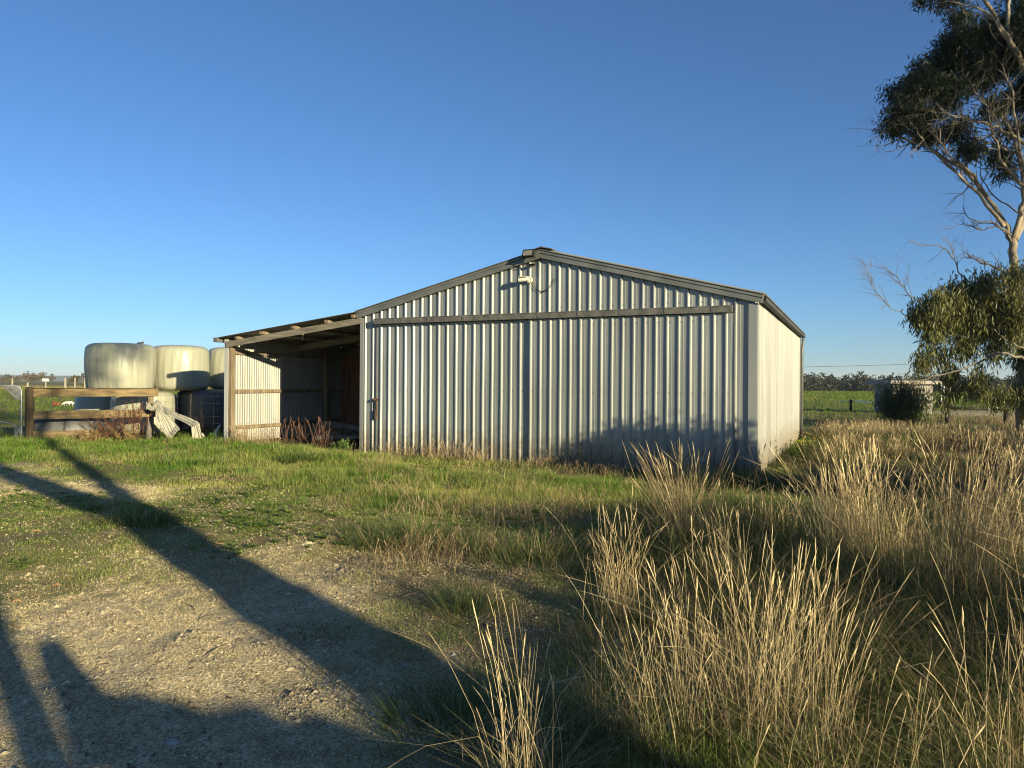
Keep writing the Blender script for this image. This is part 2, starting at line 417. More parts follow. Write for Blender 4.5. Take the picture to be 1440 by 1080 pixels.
def ground_mat():
    m, nt, b = newmat('ground_soil'); L = nt.links.new
    a = N(nt, "ShaderNodeAttribute", attribute_name='tint'); sp = N(nt, "ShaderNodeSeparateColor"); L(a.outputs['Color'], sp.inputs[0])
    tc = N(nt, "ShaderNodeTexCoord")
    def nz(s, d=6, r=.6):
        n = N(nt, "ShaderNodeTexNoise"); n.inputs['Scale'].default_value = s; n.inputs['Detail'].default_value = d; n.inputs['Roughness'].default_value = r
        L(tc.outputs['Object'], n.inputs[0]); return n
    def ramp(src, p0, c0, p1, c1):
        r = N(nt, "ShaderNodeValToRGB"); r.color_ramp.elements[0].position = p0; r.color_ramp.elements[1].position = p1
        r.color_ramp.elements[0].color = (*c0, 1); r.color_ramp.elements[1].color = (*c1, 1); L(src, r.inputs[0]); return r
    def mix(f, x, y):
        k = N(nt, "ShaderNodeMix", data_type='RGBA')
        if hasattr(f, 'links'): L(f, k.inputs[0])
        else: k.inputs[0].default_value = f
        L(x, k.inputs[6]); L(y, k.inputs[7]); return k.outputs[2]
    n1 = nz(.35); n2 = nz(6); n3 = nz(45, 4)
    vo = N(nt, "ShaderNodeTexVoronoi"); vo.inputs['Scale'].default_value = 95; vo.inputs['Randomness'].default_value = 1.0; L(tc.outputs['Object'], vo.inputs[0])
    grass = mix(.5, ramp(n1.outputs[0], .35, (.10, .125, .025), .65, (.19, .20, .05)).outputs[0], ramp(n3.outputs[0], .38, (.05, .06, .02), .66, (.34, .31, .12)).outputs[0])
    grav = mix(.42, ramp(vo.outputs['Color'], .2, (.13, .10, .055), .8, (.78, .66, .42)).outputs[0], ramp(n2.outputs[0], .35, (.28, .22, .12), .62, (.56, .46, .265)).outputs[0])
    dry = mix(.5, ramp(n2.outputs[0], .35, (.17, .13, .06), .65, (.36, .28, .15)).outputs[0], ramp(n3.outputs[0], .35, (.07, .06, .03), .7, (.22, .18, .09)).outputs[0])
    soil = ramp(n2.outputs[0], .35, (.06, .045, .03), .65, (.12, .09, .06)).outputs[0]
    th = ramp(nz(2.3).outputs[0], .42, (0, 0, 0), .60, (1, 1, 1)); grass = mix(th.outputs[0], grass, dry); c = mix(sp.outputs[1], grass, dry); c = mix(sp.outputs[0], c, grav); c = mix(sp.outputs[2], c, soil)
    L(c, b.inputs['Base Color']); b.inputs['Roughness'].default_value = .95; b.inputs['Specular IOR Level'].default_value = .15
    ad = N(nt, "ShaderNodeMath", operation='ADD'); L(vo.outputs['Distance'], ad.inputs[0]); L(n3.outputs[0], ad.inputs[1])
    a2 = N(nt, "ShaderNodeMath", operation='MULTIPLY_ADD'); L(n2.outputs[0], a2.inputs[0]); a2.inputs[1].default_value = 3.0; L(ad.outputs[0], a2.inputs[2])
    bp = N(nt, "ShaderNodeBump"); bp.inputs['Strength'].default_value = .7; bp.inputs['Distance'].default_value = .016
    L(a2.outputs[0], bp.inputs['Height']); L(bp.outputs[0], b.inputs['Normal'])
    return m
ground = np_mesh('ground', np.stack([GX, GY, GZ], -1).reshape(-1, 3), Q, ground_mat(), mask, True)
tag(ground, kind='structure')

# distant hills on the left
def hills(name, y0, x0, x1, hgt, seed, mat):
    b = MB(); n = 90
    for i in range(n + 1):
        x = x0 + (x1 - x0) * i / n
        e = min(1, 5 * min(i, n - i) / n)
        h = hgt * (.45 + .75 * float(fbm(np.array(i * .09), np.array(seed), seed))) * e
        for j, (dy, k) in enumerate(((-260, -.05), (-130, .55), (0, 1.0), (200, .5), (420, -.05))):
            b.v.append((x, y0 + dy, h * k - 2))
    for i in range(n):
        for j in range(4):
            a = i * 5 + j; b.face([a, a + 5, a + 6, a + 1], True)
    return tag(b.build(name, mat), kind='structure')
M['hill'] = noise_mat('hill', (.055, .085, .085), (.10, .13, .12), .02, rough=1)  # bluish base colour paints in some of the distance haze
hills('hills', 3600, -4300, 300, 40, 5, M['hill'])
hills('hills', 2600, 500, 3600, 26, 9, M['hill'])

# ------------------------------------------------------------------ shed
ridge_u = SWID / 2 + .12
def zroof(u):
    return 2.925 + 1.015 * (1 - abs(u - ridge_u) / ((ridge_u if u < ridge_u else SWID - ridge_u) + .14))
shed = thing('farm_shed', (SC[0], SC[1], 0), 'grey ribbed steel gable farm shed with sliding doors and open lean-to', 'shed', rz=ANG)

def ribs(u0, u1, pitch=.2, h=.030, phase=0.0):
    """outline of a ribbed steel sheet: (along, out)"""
    one = [(0, 0), (.014, h), (.034, h), (.053, 0), (.088, 0), (.094, .0022), (.102, .0022), (.108, 0), (.144, 0), (.150, .0022), (.158, .0022), (.164, 0)]
    pts = [(u0, 0.0)]
    k = math.floor((u0 - phase) / pitch)
    while True:
        b = k * pitch + phase
        if b > u1: break
        for a, o in one:
            if u0 < b + a < u1: pts.append((b + a, o))
        k += 1
    pts.append((u1, 0.0))
    return pts
def sheet(mb, prof, place, lo, hi, wave=0.0):
    """place(along, out, z) -> local xyz; lo/hi: z as a function of along"""
    nz = 6; b = len(mb.v)
    for i, (a, o) in enumerate(prof):
        for j in range(nz + 1):
            t = j / nz; z = lo(a) * (1 - t) + hi(a) * t
            mb.v.append(place(a, o + wave * math.sin(a * 3.1 + z * 2.2) * math.sin(z * 1.3 + a), z))
    for i in range(len(prof) - 1):
        for j in range(nz):
            q = b + i * (nz + 1) + j
            mb.face([q, q + nz + 1, q + nz + 2, q + 1])
    return mb
front = lambda off: (lambda a, o, z: (a, -off - o, z))
sheet(MB(), ribs(0, SWID, phase=.03), front(0), lambda a: -.22, lambda a: zroof(a) - .06, .004).build('front_wall', M['zinc'], shed)
side_hi = lambda a: zroof(SWID) - .07
sheet(MB(), ribs(.02, SLEN, phase=.07), lambda a, o, z: (SWID + o, a, z), lambda a: -.25, side_hi, .004).build('side_wall', M['zinc_side'], shed)
sheet(MB(), ribs(.02, SLEN), lambda a, o, z: (-o, a, z), lambda a: 0, lambda a: zroof(0) - .07).build('side_wall', M['zinc_side'], shed)
sheet(MB(), ribs(.02, SWID - .02), lambda a, o, z: (a, SLEN + o, z), lambda a: 0, lambda a: zroof(a) - .06).build('back_wall', M['zinc'], shed)
# sliding doors, each hung slightly off plumb
RAILZ = 2.70
def door(u0, u1, off, ph):
    d = sheet(MB(), ribs(u0, u1, phase=ph), front(off), lambda a: -.09 + .012 * math.sin(a * 2), lambda a: RAILZ - .06, .006)
    o = d.build('sliding_door', M['zinc'], shed)
    e = MB()
    for u in (u0 + .006, u1 - .006):
        e.box(u - .008, u + .008, -off - .012, -off + .025, -.07, RAILZ - .06)
    e.box(u0 + .02, u1 - .02, -off + .004, -off + .025, -.06, -.02)
    e.build('edge_frame', M['zinc_dark'], o)
    return o
dl = door(.36, 3.98, .034, .055)
dr = door(3.90, 7.66, .082, .09)
la = MB()
la.box(.315, .43, -.10, -.068, 1.05, 1.10); la.box(.345, .395, -.13, -.10, 1.055, 1.09)
la.box(.385, .408, -.085, -.066, .66, 1.05); la.box(.372, .40, -.10, -.086, .66, .86)
la.build('door_latch', M['rust'], dl, .004)
tr = MB()
tr.beam((.37, -.115, RAILZ), (7.62, -.115, RAILZ), .11, .10)
tr.beam((.37, -.105, RAILZ + .058), (7.62, -.105, RAILZ + .058), .14, .016)
for k in range(9):
    u = .9 + k * .8; tr.box(u - .03, u + .03, -.177, -.171, RAILZ - .03, RAILZ + .06)
tr.build('door_track', M['track'], shed, .006)
# barge boards with a rolled cap
def barge(s):
    b = MB(); e = (ridge_u if s < 0 else SWID - ridge_u) + .14
    ua, ub = (ridge_u - e, ridge_u) if s < 0 else (ridge_u + e, ridge_u)
    pa, pb = Vector((ua, -.075, zroof(ua) - .085)), Vector((ub, -.075, zroof(ub) - .085))
    b.beam(pa + Vector((0, 0, .012)), pb + Vector((0, 0, .012)), .035, .14)
    b.beam(pa + Vector((0, -.018, .060)), pb + Vector((0, -.018, .060)), .03, .05)
    b.beam(pa + Vector((0, .03, .10)), pb + Vector((0, .03, .095)), .16, .016, ov=.01)
    return b.build('barge_board', M['zinc_dark'], shed, .004)
barge(-1); barge(1)
cf = MB().box(SWID - .10, SWID + .035, -.045, -.034, -.25, zroof(SWID) - .16).box(SWID + .036, SWID + .046, -.045, .09, -.25, zroof(SWID) - .16)
cf.build('corner_flashing', M['zinc'], shed, .002)
cf = MB().box(-.042, .035, -.050, -.036, -.25, zroof(0) - .16).box(-.055, -.043, -.05, .10, -.25, zroof(0) - .16)
cf.build('corner_flashing', M['zinc'], shed, .002)
cf = MB().box(SWID + .034, SWID + .046, SLEN - .22, SLEN + .02, -.25, zroof(SWID) - .1)
cf.build('corner_flashing', M['zinc_side'], shed, .002)
rf = MB()
for s in (-1, 1):
    e = (ridge_u if s < 0 else SWID - ridge_u) + .16
    def place(a, o, z, s=s, e=e):
        u = ridge_u + s * e * z
        return (u, a, zroof(u) + .022 + o)
    sheet(rf, ribs(-.06, SLEN + .08, phase=.02), place, lambda a: 0, lambda a: 1)
rf.build('roof', M['roof_under'], shed, solid=.004)
rc = MB()
for s in (-1, 1):
    rc.beam((ridge_u + s * .11, -.08, zroof(ridge_u) + .045), (ridge_u + s * .11, SLEN + .1, zroof(ridge_u) + .045), .24, .015, (s * .24, 0, 1))
rc.build('ridge_cap', M['zinc_dark'], shed)
gz = zroof(SWID + .15)
gt = MB()
gt.box(SWID + .145, SWID + .153, .25, SLEN + .22, gz - .07, gz + .0).box(SWID + .07, SWID + .145, .25, SLEN + .22, gz - .07, gz - .062).box(SWID + .062, SWID + .07, .25, SLEN + .22, gz - .07, gz - .01)
gt.box(SWID + .07, SWID + .145, SLEN + .212, SLEN + .22, gz - .062, gz - .005)
gt.build('gutter', M['gutter_dark'], shed)
MB().tube([(SWID + .11, SLEN - .10, gz - .1), (SWID + .11, SLEN - .10, gz - .25), (SWID + .085, SLEN - .10, gz - .4), (SWID + .085, SLEN - .10, 0)], .04, 10).build('downpipe', M['zinc_dark'], shed)

# screw heads, one row per wall girt
def screws(rows, along, place, parent):
    b = MB()
    for z in rows:
        for a in along:
            c = Vector(place(a, 0, z)); c2 = Vector(place(a, .006, z)); b.tube([c, c2], .009, 6)
    b.build('screw_row', M['track'], parent)['kind'] = 'stuff'
flat = lambda u0, u1: [u0 + .07 + .2 * k for k in range(int((u1 - u0 - .07) / .2) + 1)]
wall_f = [o for o in shed.children if o.name.startswith('front_wall')][0]
wall_s = [o for o in shed.children if o.name.startswith('side_wall')][0]
screws((.35, 1.30, 2.25), [.07 + .078 + .2 * k for k in range(52)], lambda a, o, z: (SWID + .002 + o, a + .0, z), wall_s)
screws((2.86,), [.03 + .075 + .2 * k for k in range(40)], lambda a, o, z: (a, -.002 - o, z), wall_f)
for dd_, off, ph, u0, u1 in ((dl, .034, .055, .42, 3.92), (dr, .082, .09, 3.95, 7.62)):
    screws((.30, 1.28, 2.52), [ph + .075 + .2 * k for k in range(3, 40) if u0 < ph + .075 + .2 * k < u1], lambda a, o, z, off=off: (a, -off - .002 - o, z), dd_)

# ---- lean-to
def zl(u): return 2.455 + (u + LW) * (.455 / LW)
lr = MB()
def corrug(u0, u1, pitch=.076, amp=.009, n=6):
    k = int((u1 - u0) / pitch * n); return [(u0 + (u1 - u0) * i / k, amp * math.sin(2 * math.pi * i / n)) for i in range(k + 1)]
def plr(a, o, z):
    u = -LW - .16 + (LW + .14) * z
    return (u, a, zl(u) + .02 + o)
sheet(lr, corrug(-.16, LD + .1), plr, lambda a: 0, lambda a: 1)
lr.build('lean_to_roof', M['roof_under'], shed, solid=.003)
sheet(MB(), corrug(.09, LD), lambda a, o, z: (-LW - .02 + o, a, z), lambda a: .0, lambda a: zl(-LW) - .03).build('lean_to_wall', M['corr'], shed)
bb = MB()
k = 0; u = -LW - .03
while u < -.07:
    w = .15 + .02 * math.sin(k * 2.3); bb.box(u, u + w - .012, LD - .02 - .006 * (k % 2), LD + .01, 0, zl(u + w / 2) + .0); u += w; k += 1
bb.build('back_boards', M['brown_board'], shed, .003)
def post(u, v, h, w=.13):
    return MB().box(u - w / 2, u + w / 2, v - w / 2, v + w / 2, -.05, h).build('post', M['wood'], shed, .008)
post(-LW + .095, .05, zl(-LW) - .06, .115); post(-LW + .12, 3.45, zl(-LW) - .14, .15)
wf = MB().box(-LW - .045, -LW + .065, -.03, -.018, -.02, zl(-LW) - .03).box(-LW - .055, -LW - .045, -.03, .12, -.02, zl(-LW) - .03)
wf.build('post_flashing', M['white_flash'], shed, .002)
def rafter(v, name='rafter', dz=.17, w=.055, h=.16):
    return MB().beam((-LW + .02, v, zl(-LW + .02) - dz), (-.03, v, zl(-.03) - dz), w, h).build(name, M['grey_wood'], shed, .006)
rafter(-.03, 'front_beam', .16, .06, .14); rafter(2.1, dz=.18); rafter(LD - .1, dz=.18)
for u in (-3.55, -2.75, -1.85, -.95, -.2):
    MB().beam((u, -.10 + .03 * math.sin(u * 5), zl(u) - .047), (u, LD, zl(u) - .047), .09, .065).build('purlin', M['wood'], shed, .004)
for z in (.34, 1.20, 2.12):
    MB().beam((-LW + .025, .10, z), (-LW + .025, LD - .03, z), .04, .085).build('girt', M['wood'], shed, .004)
lg = MB().box(-LW - .27, -LW - .26, -.16, LD + .1, zl(-LW) - .10, zl(-LW) + .01).box(-LW - .26, -LW - .17, -.16, LD + .1, zl(-LW) - .10, zl(-LW) - .09).box(-LW - .17, -LW - .16, -.16, LD + .1, zl(-LW) - .10, zl(-LW) - .0).box(-LW - .26, -LW - .17, -.16, -.15, zl(-LW) - .09, zl(-LW))
lg.build('gutter', M['zinc_dark'], shed)
MB().tube([(-1.95, .35, zl(-1.95) - .06), (-1.95, .35, zl(-1.95) - .30)], .014, 8).build('hanging_pipe', M['white_plastic'], shed)

# things fixed to the shed
fw = to_world(3.93, -.10)
fld = thing('floodlight', (fw[0], fw[1], 3.70), 'black square floodlight on a bracket beside the shed gable peak', 'floodlight', rz=ANG)
h = MB()
def tilt(x, y, z, a=R(-24)):
    return (x, -.16 + y * math.cos(a) - z * math.sin(a), .17 + y * math.sin(a) + z * math.cos(a))
def tbox(mb, x0, x1, y0, y1, z0, z1):
    b = len(mb.v)
    for (x, y, z) in ((x0, y0, z0), (x1, y0, z0), (x1, y1, z0), (x0, y1, z0), (x0, y0, z1), (x1, y0, z1), (x1, y1, z1), (x0, y1, z1)): mb.v.append(tilt(x, y, z))
    for q in ((0, 3, 2, 1), (4, 5, 6, 7), (0, 1, 5, 4), (1, 2, 6, 5), (2, 3, 7, 6), (3, 0, 4, 7)): mb.face([b + i for i in q])
tbox(h, -.115, .115, -.02, .03, -.075, -.058); tbox(h, -.115, .115, -.02, .03, .058, .075); tbox(h, -.115, -.098, -.02, .03, -.058, .058); tbox(h, .098, .115, -.02, .03, -.058, .058)
tbox(h, -.098, .098, .0, .03, -.058, .058)
for k in range(9): tbox(h, -.10 + k * .025 - .004, -.10 + k * .025 + .004, .03, .06, -.07, .085)
h.build('housing', M['black'], fld)
g = MB(); tbox(g, -.096, .096, -.012, -.002, -.056, .056); g.build('lens', M['lens'], fld)
MB().tube([(-.122, -.16, .17), (-.122, -.10, .02), (-.10, -.03, -.02), (.10, -.03, -.02), (.122, -.10, .02), (.122, -.16, .17)], .009, 6).box(-.05, .05, -.03, .05, -.045, -.005).build('bracket', M['black'], fld)
fw = to_world(3.84, -.03)
cm = thing('security_camera', (fw[0], fw[1], 3.40), 'small white security camera on the ribbed gable below the floodlight', 'camera', rz=ANG)
MB().tube([(.03, 0, 0), (.03, -.05, 0)], .06, 18).tube([(.03, -.05, 0), (.0, -.10, -.01)], .025, 10).build('mount', M['white_plastic'], cm, .004)
MB().tube([(.05, -.13, .01), (-.13, -.19, -.02)], .042, 16).box(-.12, .06, -.215, -.11, .035, .05).build('housing', M['white_plastic'], cm, .004)
MB().tube([(-.128, -.188, -.02), (-.145, -.194, -.022)], .034, 16).build('lens', M['dark_glass'], cm)
cb = []
for k in range(19):
    t = k / 18; cb.append((.05 + .52 * t, -.006 - .004 * math.sin(t * 40), -.06 - .20 * (1 - (2 * t - 1) ** 2) + .08 * t))
MB().tube(cb, .006, 6).tube([(.30, -.02, -.24), (.36, -.025, -.22)], .014, 8).build('cable', M['black'], cm)

# logs inside the lean-to
for i, (u0, v0, u1, v1, z0, z1, r, lab) in enumerate(((-2.3, 1.3, -.15, 1.9, .40, .22, .10, 'upper grey log lying across others inside the lean-to'), (-2.0, .75, -.1, 1.0, .10, .24, .07, 'thin lower grey log lying nearest the lean-to opening'), (-2.2, 1.6, -.3, 2.5, .14, .13, .13, 'thick log on the ground deep in the lean-to'))):
    a = to_world(u0, v0); b = to_world(u1, v1); pts = []; rr = []
    for k in range(7):
        t = k / 6; pts.append((a[0] + (b[0] - a[0]) * t, a[1] + (b[1] - a[1]) * t, z0 + (z1 - z0) * t + .02 * math.sin(t * 7 + i))); rr.append(r * (1 - .3 * t + .06 * math.sin(t * 9)))
    tag(MB().tube(pts, rr, 10).build('log', M['log']), lab, 'log', 'logs in the lean-to')

# ------------------------------------------------------------------ left: fence, gate, bales
fA = Vector((*gp(42, 619.5), 0)); fB = Vector((*gp(212, 613.5), 0))
fdir = (fB - fA).normalized()
fang = math.atan2(fdir.y, fdir.x); flen = (fB - fA).length
fence = thing('timber_fence', fA, 'brown timber post and rail fence panel in front of bales', 'fence', rz=fang)
for x, w, hgt, m in ((0, .19, 1.27, 'shaded_post_wood'), (flen, .14, 1.12, 'wood')):
    b = MB().tube([(x, 0, -.1), (x, 0, hgt - .03), (x, 0, hgt)], [w / 2 * 1.05, w / 2 * 1.02, w / 2 * .8], 12) if x == 0 else MB().box(x - w / 2, x + w / 2, -.06, .06, -.1, hgt)
    b.build('post', M[m], fence, .006)
for z, hh, x1 in ((1.13, .19, flen + .16), (.60, .20, flen + .10), (.13, .19, flen * .62)):
    MB().beam((.06, -.085, z), (x1, -.085, z - (.02 if z < .2 else 0)), .045, hh).build('rail', M['rail_wood'], fence, .006)
MB().beam((.08, -.09, 1.237), (flen + .28, -.09, 1.237), .10, .022).build('cap_rail', M['shaded_post_wood'], fence, .004)

gate = thing('farm_gate', fA, 'galvanised tube farm gate with wire mesh and corner plate', 'gate', rz=fang + R(-14))
GL = -3.4
gy_ = -.06; gx0 = -.155
fr = [(GL, gy_, .06), (gx0 - .02, gy_, .06), (gx0, gy_, .09), (gx0, gy_, 1.18), (gx0 - .04, gy_, 1.27), (gx0 - .14, gy_, 1.30), (GL, gy_, 1.30), (GL, gy_, .06)]
MB().tube(fr[1:7], .021, 10).tube([fr[6], fr[7]], .021, 10).tube([fr[7], fr[1]], .021, 10).build('frame', M['galv'], gate)
MB().tube([(GL, gy_, 1.25), (-1.4, gy_, .72), (-.42, gy_, .42), (-.26, gy_, .34), (-.22, gy_, .22), (-.22, gy_, .05)], .017, 10).build('brace', M['galv'], gate)
w = MB()
for z in (.14, .22, .30, .40, .52, .66, .80, .90, 1.02, 1.15): w.tube([(GL, gy_, z), (gx0, gy_, z)], .0028, 5)
for k in range(9): w.tube([(-.50 - k * .35, gy_, .06), (-.50 - k * .35, gy_, 1.3)], .0028, 5)
w.build('mesh_wires', M['wire'], gate)
def plate(mb, pts, y0, y1):
    b = len(mb.v); n = len(pts)
    for y in (y0, y1):
        for x, z in pts: mb.v.append((x, y, z))
    mb.face([b + i for i in range(n)]); mb.face([b + n + i for i in range(n)][::-1])
    for i in range(n): mb.face([b + i, b + n + i, b + n + (i + 1) % n, b + (i + 1) % n])
    return mb
pl = plate(MB(), [(-.52, 1.285), (gx0 - .12, 1.285), (gx0 - .04, 1.25), (gx0 - .01, 1.17), (gx0 - .01, .98), (-.26, .98)], gy_ - .016, gy_ - .022).build('corner_plate', M['galv_plate'], gate)
def rot2(cx, cz, a, pts): return [(cx + x * math.cos(a) - z * math.sin(a), cz + x * math.sin(a) + z * math.cos(a)) for x, z in pts]
la_ = plate(MB(), rot2(-.325, 1.17, R(-40), [(-.085, -.027), (.085, -.027), (.085, .027), (-.085, .027)]), gy_ - .025, gy_ - .028).build('label_plate', M['black'], pl)
tx = MB(); plate(tx, rot2(-.325, 1.17, R(-40), [(-.072, -.016), (.072, -.016), (.072, .016), (-.072, .016)]), gy_ - .030, gy_ - .032)
tx.build('label_face', M['galv_plate'], la_)
hb = MB().box(-.30, -.17, gy_ - .03, gy_ + .03, .06, .34).build('hinge_plate', M['galv_plate'], gate, .02)
MB().box(-.215, -.185, gy_ - .045, gy_ - .032, .12, .20).build('hinge_slot', M['black'], hb)

# wire mesh fence between the timber fence and the lean-to
wf0 = fB + fdir * .1; pw = to_world(-LW - .06, .06); wf1 = Vector((pw[0], pw[1], 0))
wfence = thing('wire_fence', wf0, 'rusty wire mesh fence strung from timber rail to lean-to post', 'fence')
w = MB(); dd = wf1 - wf0
for z in (.12, .28, .44, .60, .76, .92, 1.08):
    w.tube([Vector((0, 0, z)) + dd * t + Vector((0, 0, -.03 * math.sin(t * 3.14))) for t in (0, .25, .5, .75, 1)], .0022, 5)
for k in range(1, 6):
    t = k / 6; w.tube([dd * t + Vector((0, 0, .1)), dd * t + Vector((0, 0, 1.06))], .0018, 5)
w.build('wire_mesh', M['wire'], wfence)
q = dd * .52
MB().tube([q + Vector((0, 0, 0)), q + Vector((.01, 0, 1.12))], .014, 6).build('post', M['dark_post'], wfence)
def at_rel(px, py, Y): return Vector(at(px, py, Y))

def bale_mesh(hgt, rad, taper, seed, mat, parent):
    rr = random.Random(seed); ph = [rr.uniform(0, 6.28) for _ in range(8)]
    prof = []
    n = 12; er = .23
    for k in range(6):
        a = k / 5 * math.pi / 2; prof.append((rad - er + er * math.sin(a), er * .6 - er * .6 * math.cos(a)))
    for k in range(1, n): prof.append((rad, er * .6 + (hgt - er * 1.3) * k / n))
    for k in range(6):
        a = k / 5 * math.pi / 2; prof.append((rad - er + er * math.cos(a), hgt - er * .7 + er * .7 * math.sin(a)))
    prof += [(rad * .6, hgt + .01), (rad * .25, hgt + .015)]
    prof = [(r * (1 + taper * (z / hgt - .5) + .05 * math.sin(math.pi * z / hgt)), z) for r, z in prof]
    def wob(a, z):
        return (.022 * math.sin(2 * a + ph[6] + 1.3 * z) + .016 * math.sin(3 * a + ph[0] - z) + .008 * math.sin(7 * a + ph[1] + z) + .005 * math.sin(23 * a + ph[2] + 1.5 * math.sin(z * 3)) + .004 * math.sin(41 * a + ph[3]) * math.sin(z * 2 + ph[4]) + .010 * math.sin(4 * z + ph[5] + 2 * a))
    b = MB().lathe([(max(prof[0][0] * .3, .1), -.005)] + prof, 128, wob=wob)
    return b.build('wrap', mat, parent)
BALES = [
    (-10.56, 19.95, 1.15, 1.30, .835, .06, 'film_green', 'large pale green wrapped bale on top, nearest the timber fence'),
    (-9.50, 21.2, 1.18, 1.27, .755, .0, 'film_green', 'second pale green wrapped bale from the left on top row'),
    (-8.45, 22.6, 1.18, 1.27, .755, .0, 'film_green', 'pale green wrapped top bale half hidden by the lean-to post'),
    (-10.18, 20.5, 0, 1.16, .80, .0, 'film_green', 'lower pale wrapped bale with torn plastic hanging before it'),
    (-8.86, 21.55, 0, 1.18, .79, .0, 'film_dark', 'wrapped bale beside the lean-to wall, its shade put into dark grey film'),  # shade from the lean-to put into a darker film colour
    (-12.1, 22.0, 0, 1.06, .78, .0, 'film_green', 'pale bale on the ground seen between the fence rails at left'),
    (-7.85, 23.1, 0, 1.18, .77, .0, 'film_white', 'bottom bale under the half hidden top bale'),
]
for i, (x, y, z, hg, rd, tp, m, lab) in enumerate(BALES):
    b = thing('hay_bale', (x, y, z + float(H(x, y)) * .5), lab, 'bale', 'wrapped silage bales', rz=random.uniform(0, 6))
    bale_mesh(hg, rd, tp, i + 3, M[m], b)
    if i == 0:
        MB().tube([(-.3, -.5, hg + .02), (-.1, -.55, hg + .05), (.12, -.4, hg + .03)], .03, 6).build('loose_tail', M['film_dark'], b)
# small torn hole with loose film on the nearest bale
# dark slumped mound of plastic behind the fence
def mound(u, v):
    a = 2 * math.pi * u; r = v
    x = 1.02 * r * math.cos(a) * (1 + .06 * math.sin(3 * a)); y = .42 * r * math.sin(a)
    z = .66 * (1 - r ** 4.0) + .03 * math.sin(9 * a + 3 * r) * r
    return (x, y, max(z, -.05))
mc = fA + fdir * (flen * .50 - .42) + Vector((-fdir.y, fdir.x, 0)) * .60
mo = thing('plastic_mound', (mc.x, mc.y, 0), 'low dark plastic covered mound behind the timber rails', 'mound', rz=fang)
MB().grid(mound, 72, 18).build('cover', M['film_dark'], mo)
MB().grid(lambda u, v: tuple(c * 1.0 + (0, -.02, .012)[i] for i, c in enumerate(mound(.72 + .22 * u, .35 + .65 * v))), 24, 12).build('pale_flap', M['film_grey'], mo, solid=.004)

# torn plastic hanging on the wire fence
def drape(path, w0, w1, seed, folds=5, amp=.026):
    pts = [Vector(p) for p in path]
    def fn(u, v):
        s = v * (len(pts) - 1); i = min(int(s), len(pts) - 2); t = s - i
        p = pts[i].lerp(pts[i + 1], t); d = (pts[i + 1] - pts[i]).normalized()
        side = d.cross(Vector((.2, -1, .1))).normalized(); w = w0 + (w1 - w0) * v
        fo = .55 * math.sin(folds * 2 * math.pi * u * (.7 + .5 * u) + 3 * v + 1.7 * math.sin(4 * u + 3 * v + seed) + seed) + .45 * math.sin(folds * 3.7 * math.pi * u + 2 * seed + 5 * v * u) + .35 * math.sin(11 * v + 7 * u + seed)
        q = p + side * (u - .5) * w * (1 + .22 * math.sin(seed + 9 * v + 3 * u)) + Vector((0, -1, .15)) * amp * fo * (.4 + v) + Vector((0, .0, .02 * math.sin(13 * v + seed)))
        return q
    return fn
tp = thing('torn_plastic', at(232, 590, 18.6), 'torn white plastic sheeting draped over the wire fence', 'plastic sheet')
org = Vector(at(232, 590, 18.6))
def rel(px, py, Y): return Vector(at(px, py, Y)) - org
d1 = MB().grid(drape([rel(217, 567, 18.75), rel(226, 577, 18.55), rel(232, 590, 18.5), rel(240, 606, 18.4), rel(246, 612, 18.3)], .16, .42, 1, 4), 40, 40)
d1.grid(drape([rel(220, 565, 18.8), rel(235, 577, 18.5), rel(250, 587, 18.35), rel(266, 592, 18.2), rel(276, 597, 18.1), rel(279, 611, 18.05), rel(280, 618, 18.0)], .08, .24, 4, 3), 30, 60)
d1.grid(drape([rel(206, 571, 18.7), rel(216, 573, 18.65), rel(225, 571, 18.65), rel(231, 566, 18.7)], .14, .12, 2, 2, .03), 20, 30)
d1.grid(drape([rel(222, 575, 18.6), rel(226, 592, 18.45), rel(229, 604, 18.4)], .10, .16, 6, 2, .03), 16, 30)
d1.build('sheet', M['film_white'], tp, solid=.004)
for px, py, hh, lab, mm in ((209, 616, .42, 'short pale stump standing at the right fence post', 'log'), (303, 618, .36, 'pale leaning stub of plastic beside the lean-to post', 'white_plastic')):
    x, y = gp(px, py); 
    pts = [(x, y, -.03), (x + .02, y, hh * .5), (x + (.0 if px < 250 else .12), y, hh)]
    tag(MB().tube(pts, [.075, .065, .03] if px < 250 else [.07, .055, .02], 9).build('stump' if px < 250 else 'plastic_stub', M[mm]), lab, 'stump' if px < 250 else 'plastic scrap')
for px, py, s, lab in ((166, 607, .16, 'crumpled white plastic scrap among the red weeds'), (147, 603, .12, 'small white plastic scrap left of the red weeds'), (281, 617, .14, 'white plastic scrap on grass near the dark bale')):
    x, y = gp(px, py)
    b = MB().grid(lambda u, v: (s * 1.3 * (u - .5) + .03 * math.sin(9 * v), s * .8 * (v - .5), s * .8 * (.5 + .5 * math.sin(7 * u + 3 * v) * math.cos(6 * v)) * (1 - abs(2 * u - 1) ** 3)), 12, 12)
    o = b.build('plastic_scrap', M['film_white'], solid=.004); o.location = (x, y, float(H(x, y)) + .05); tag(o, lab, 'plastic scrap', 'scraps of white plastic by the fence')

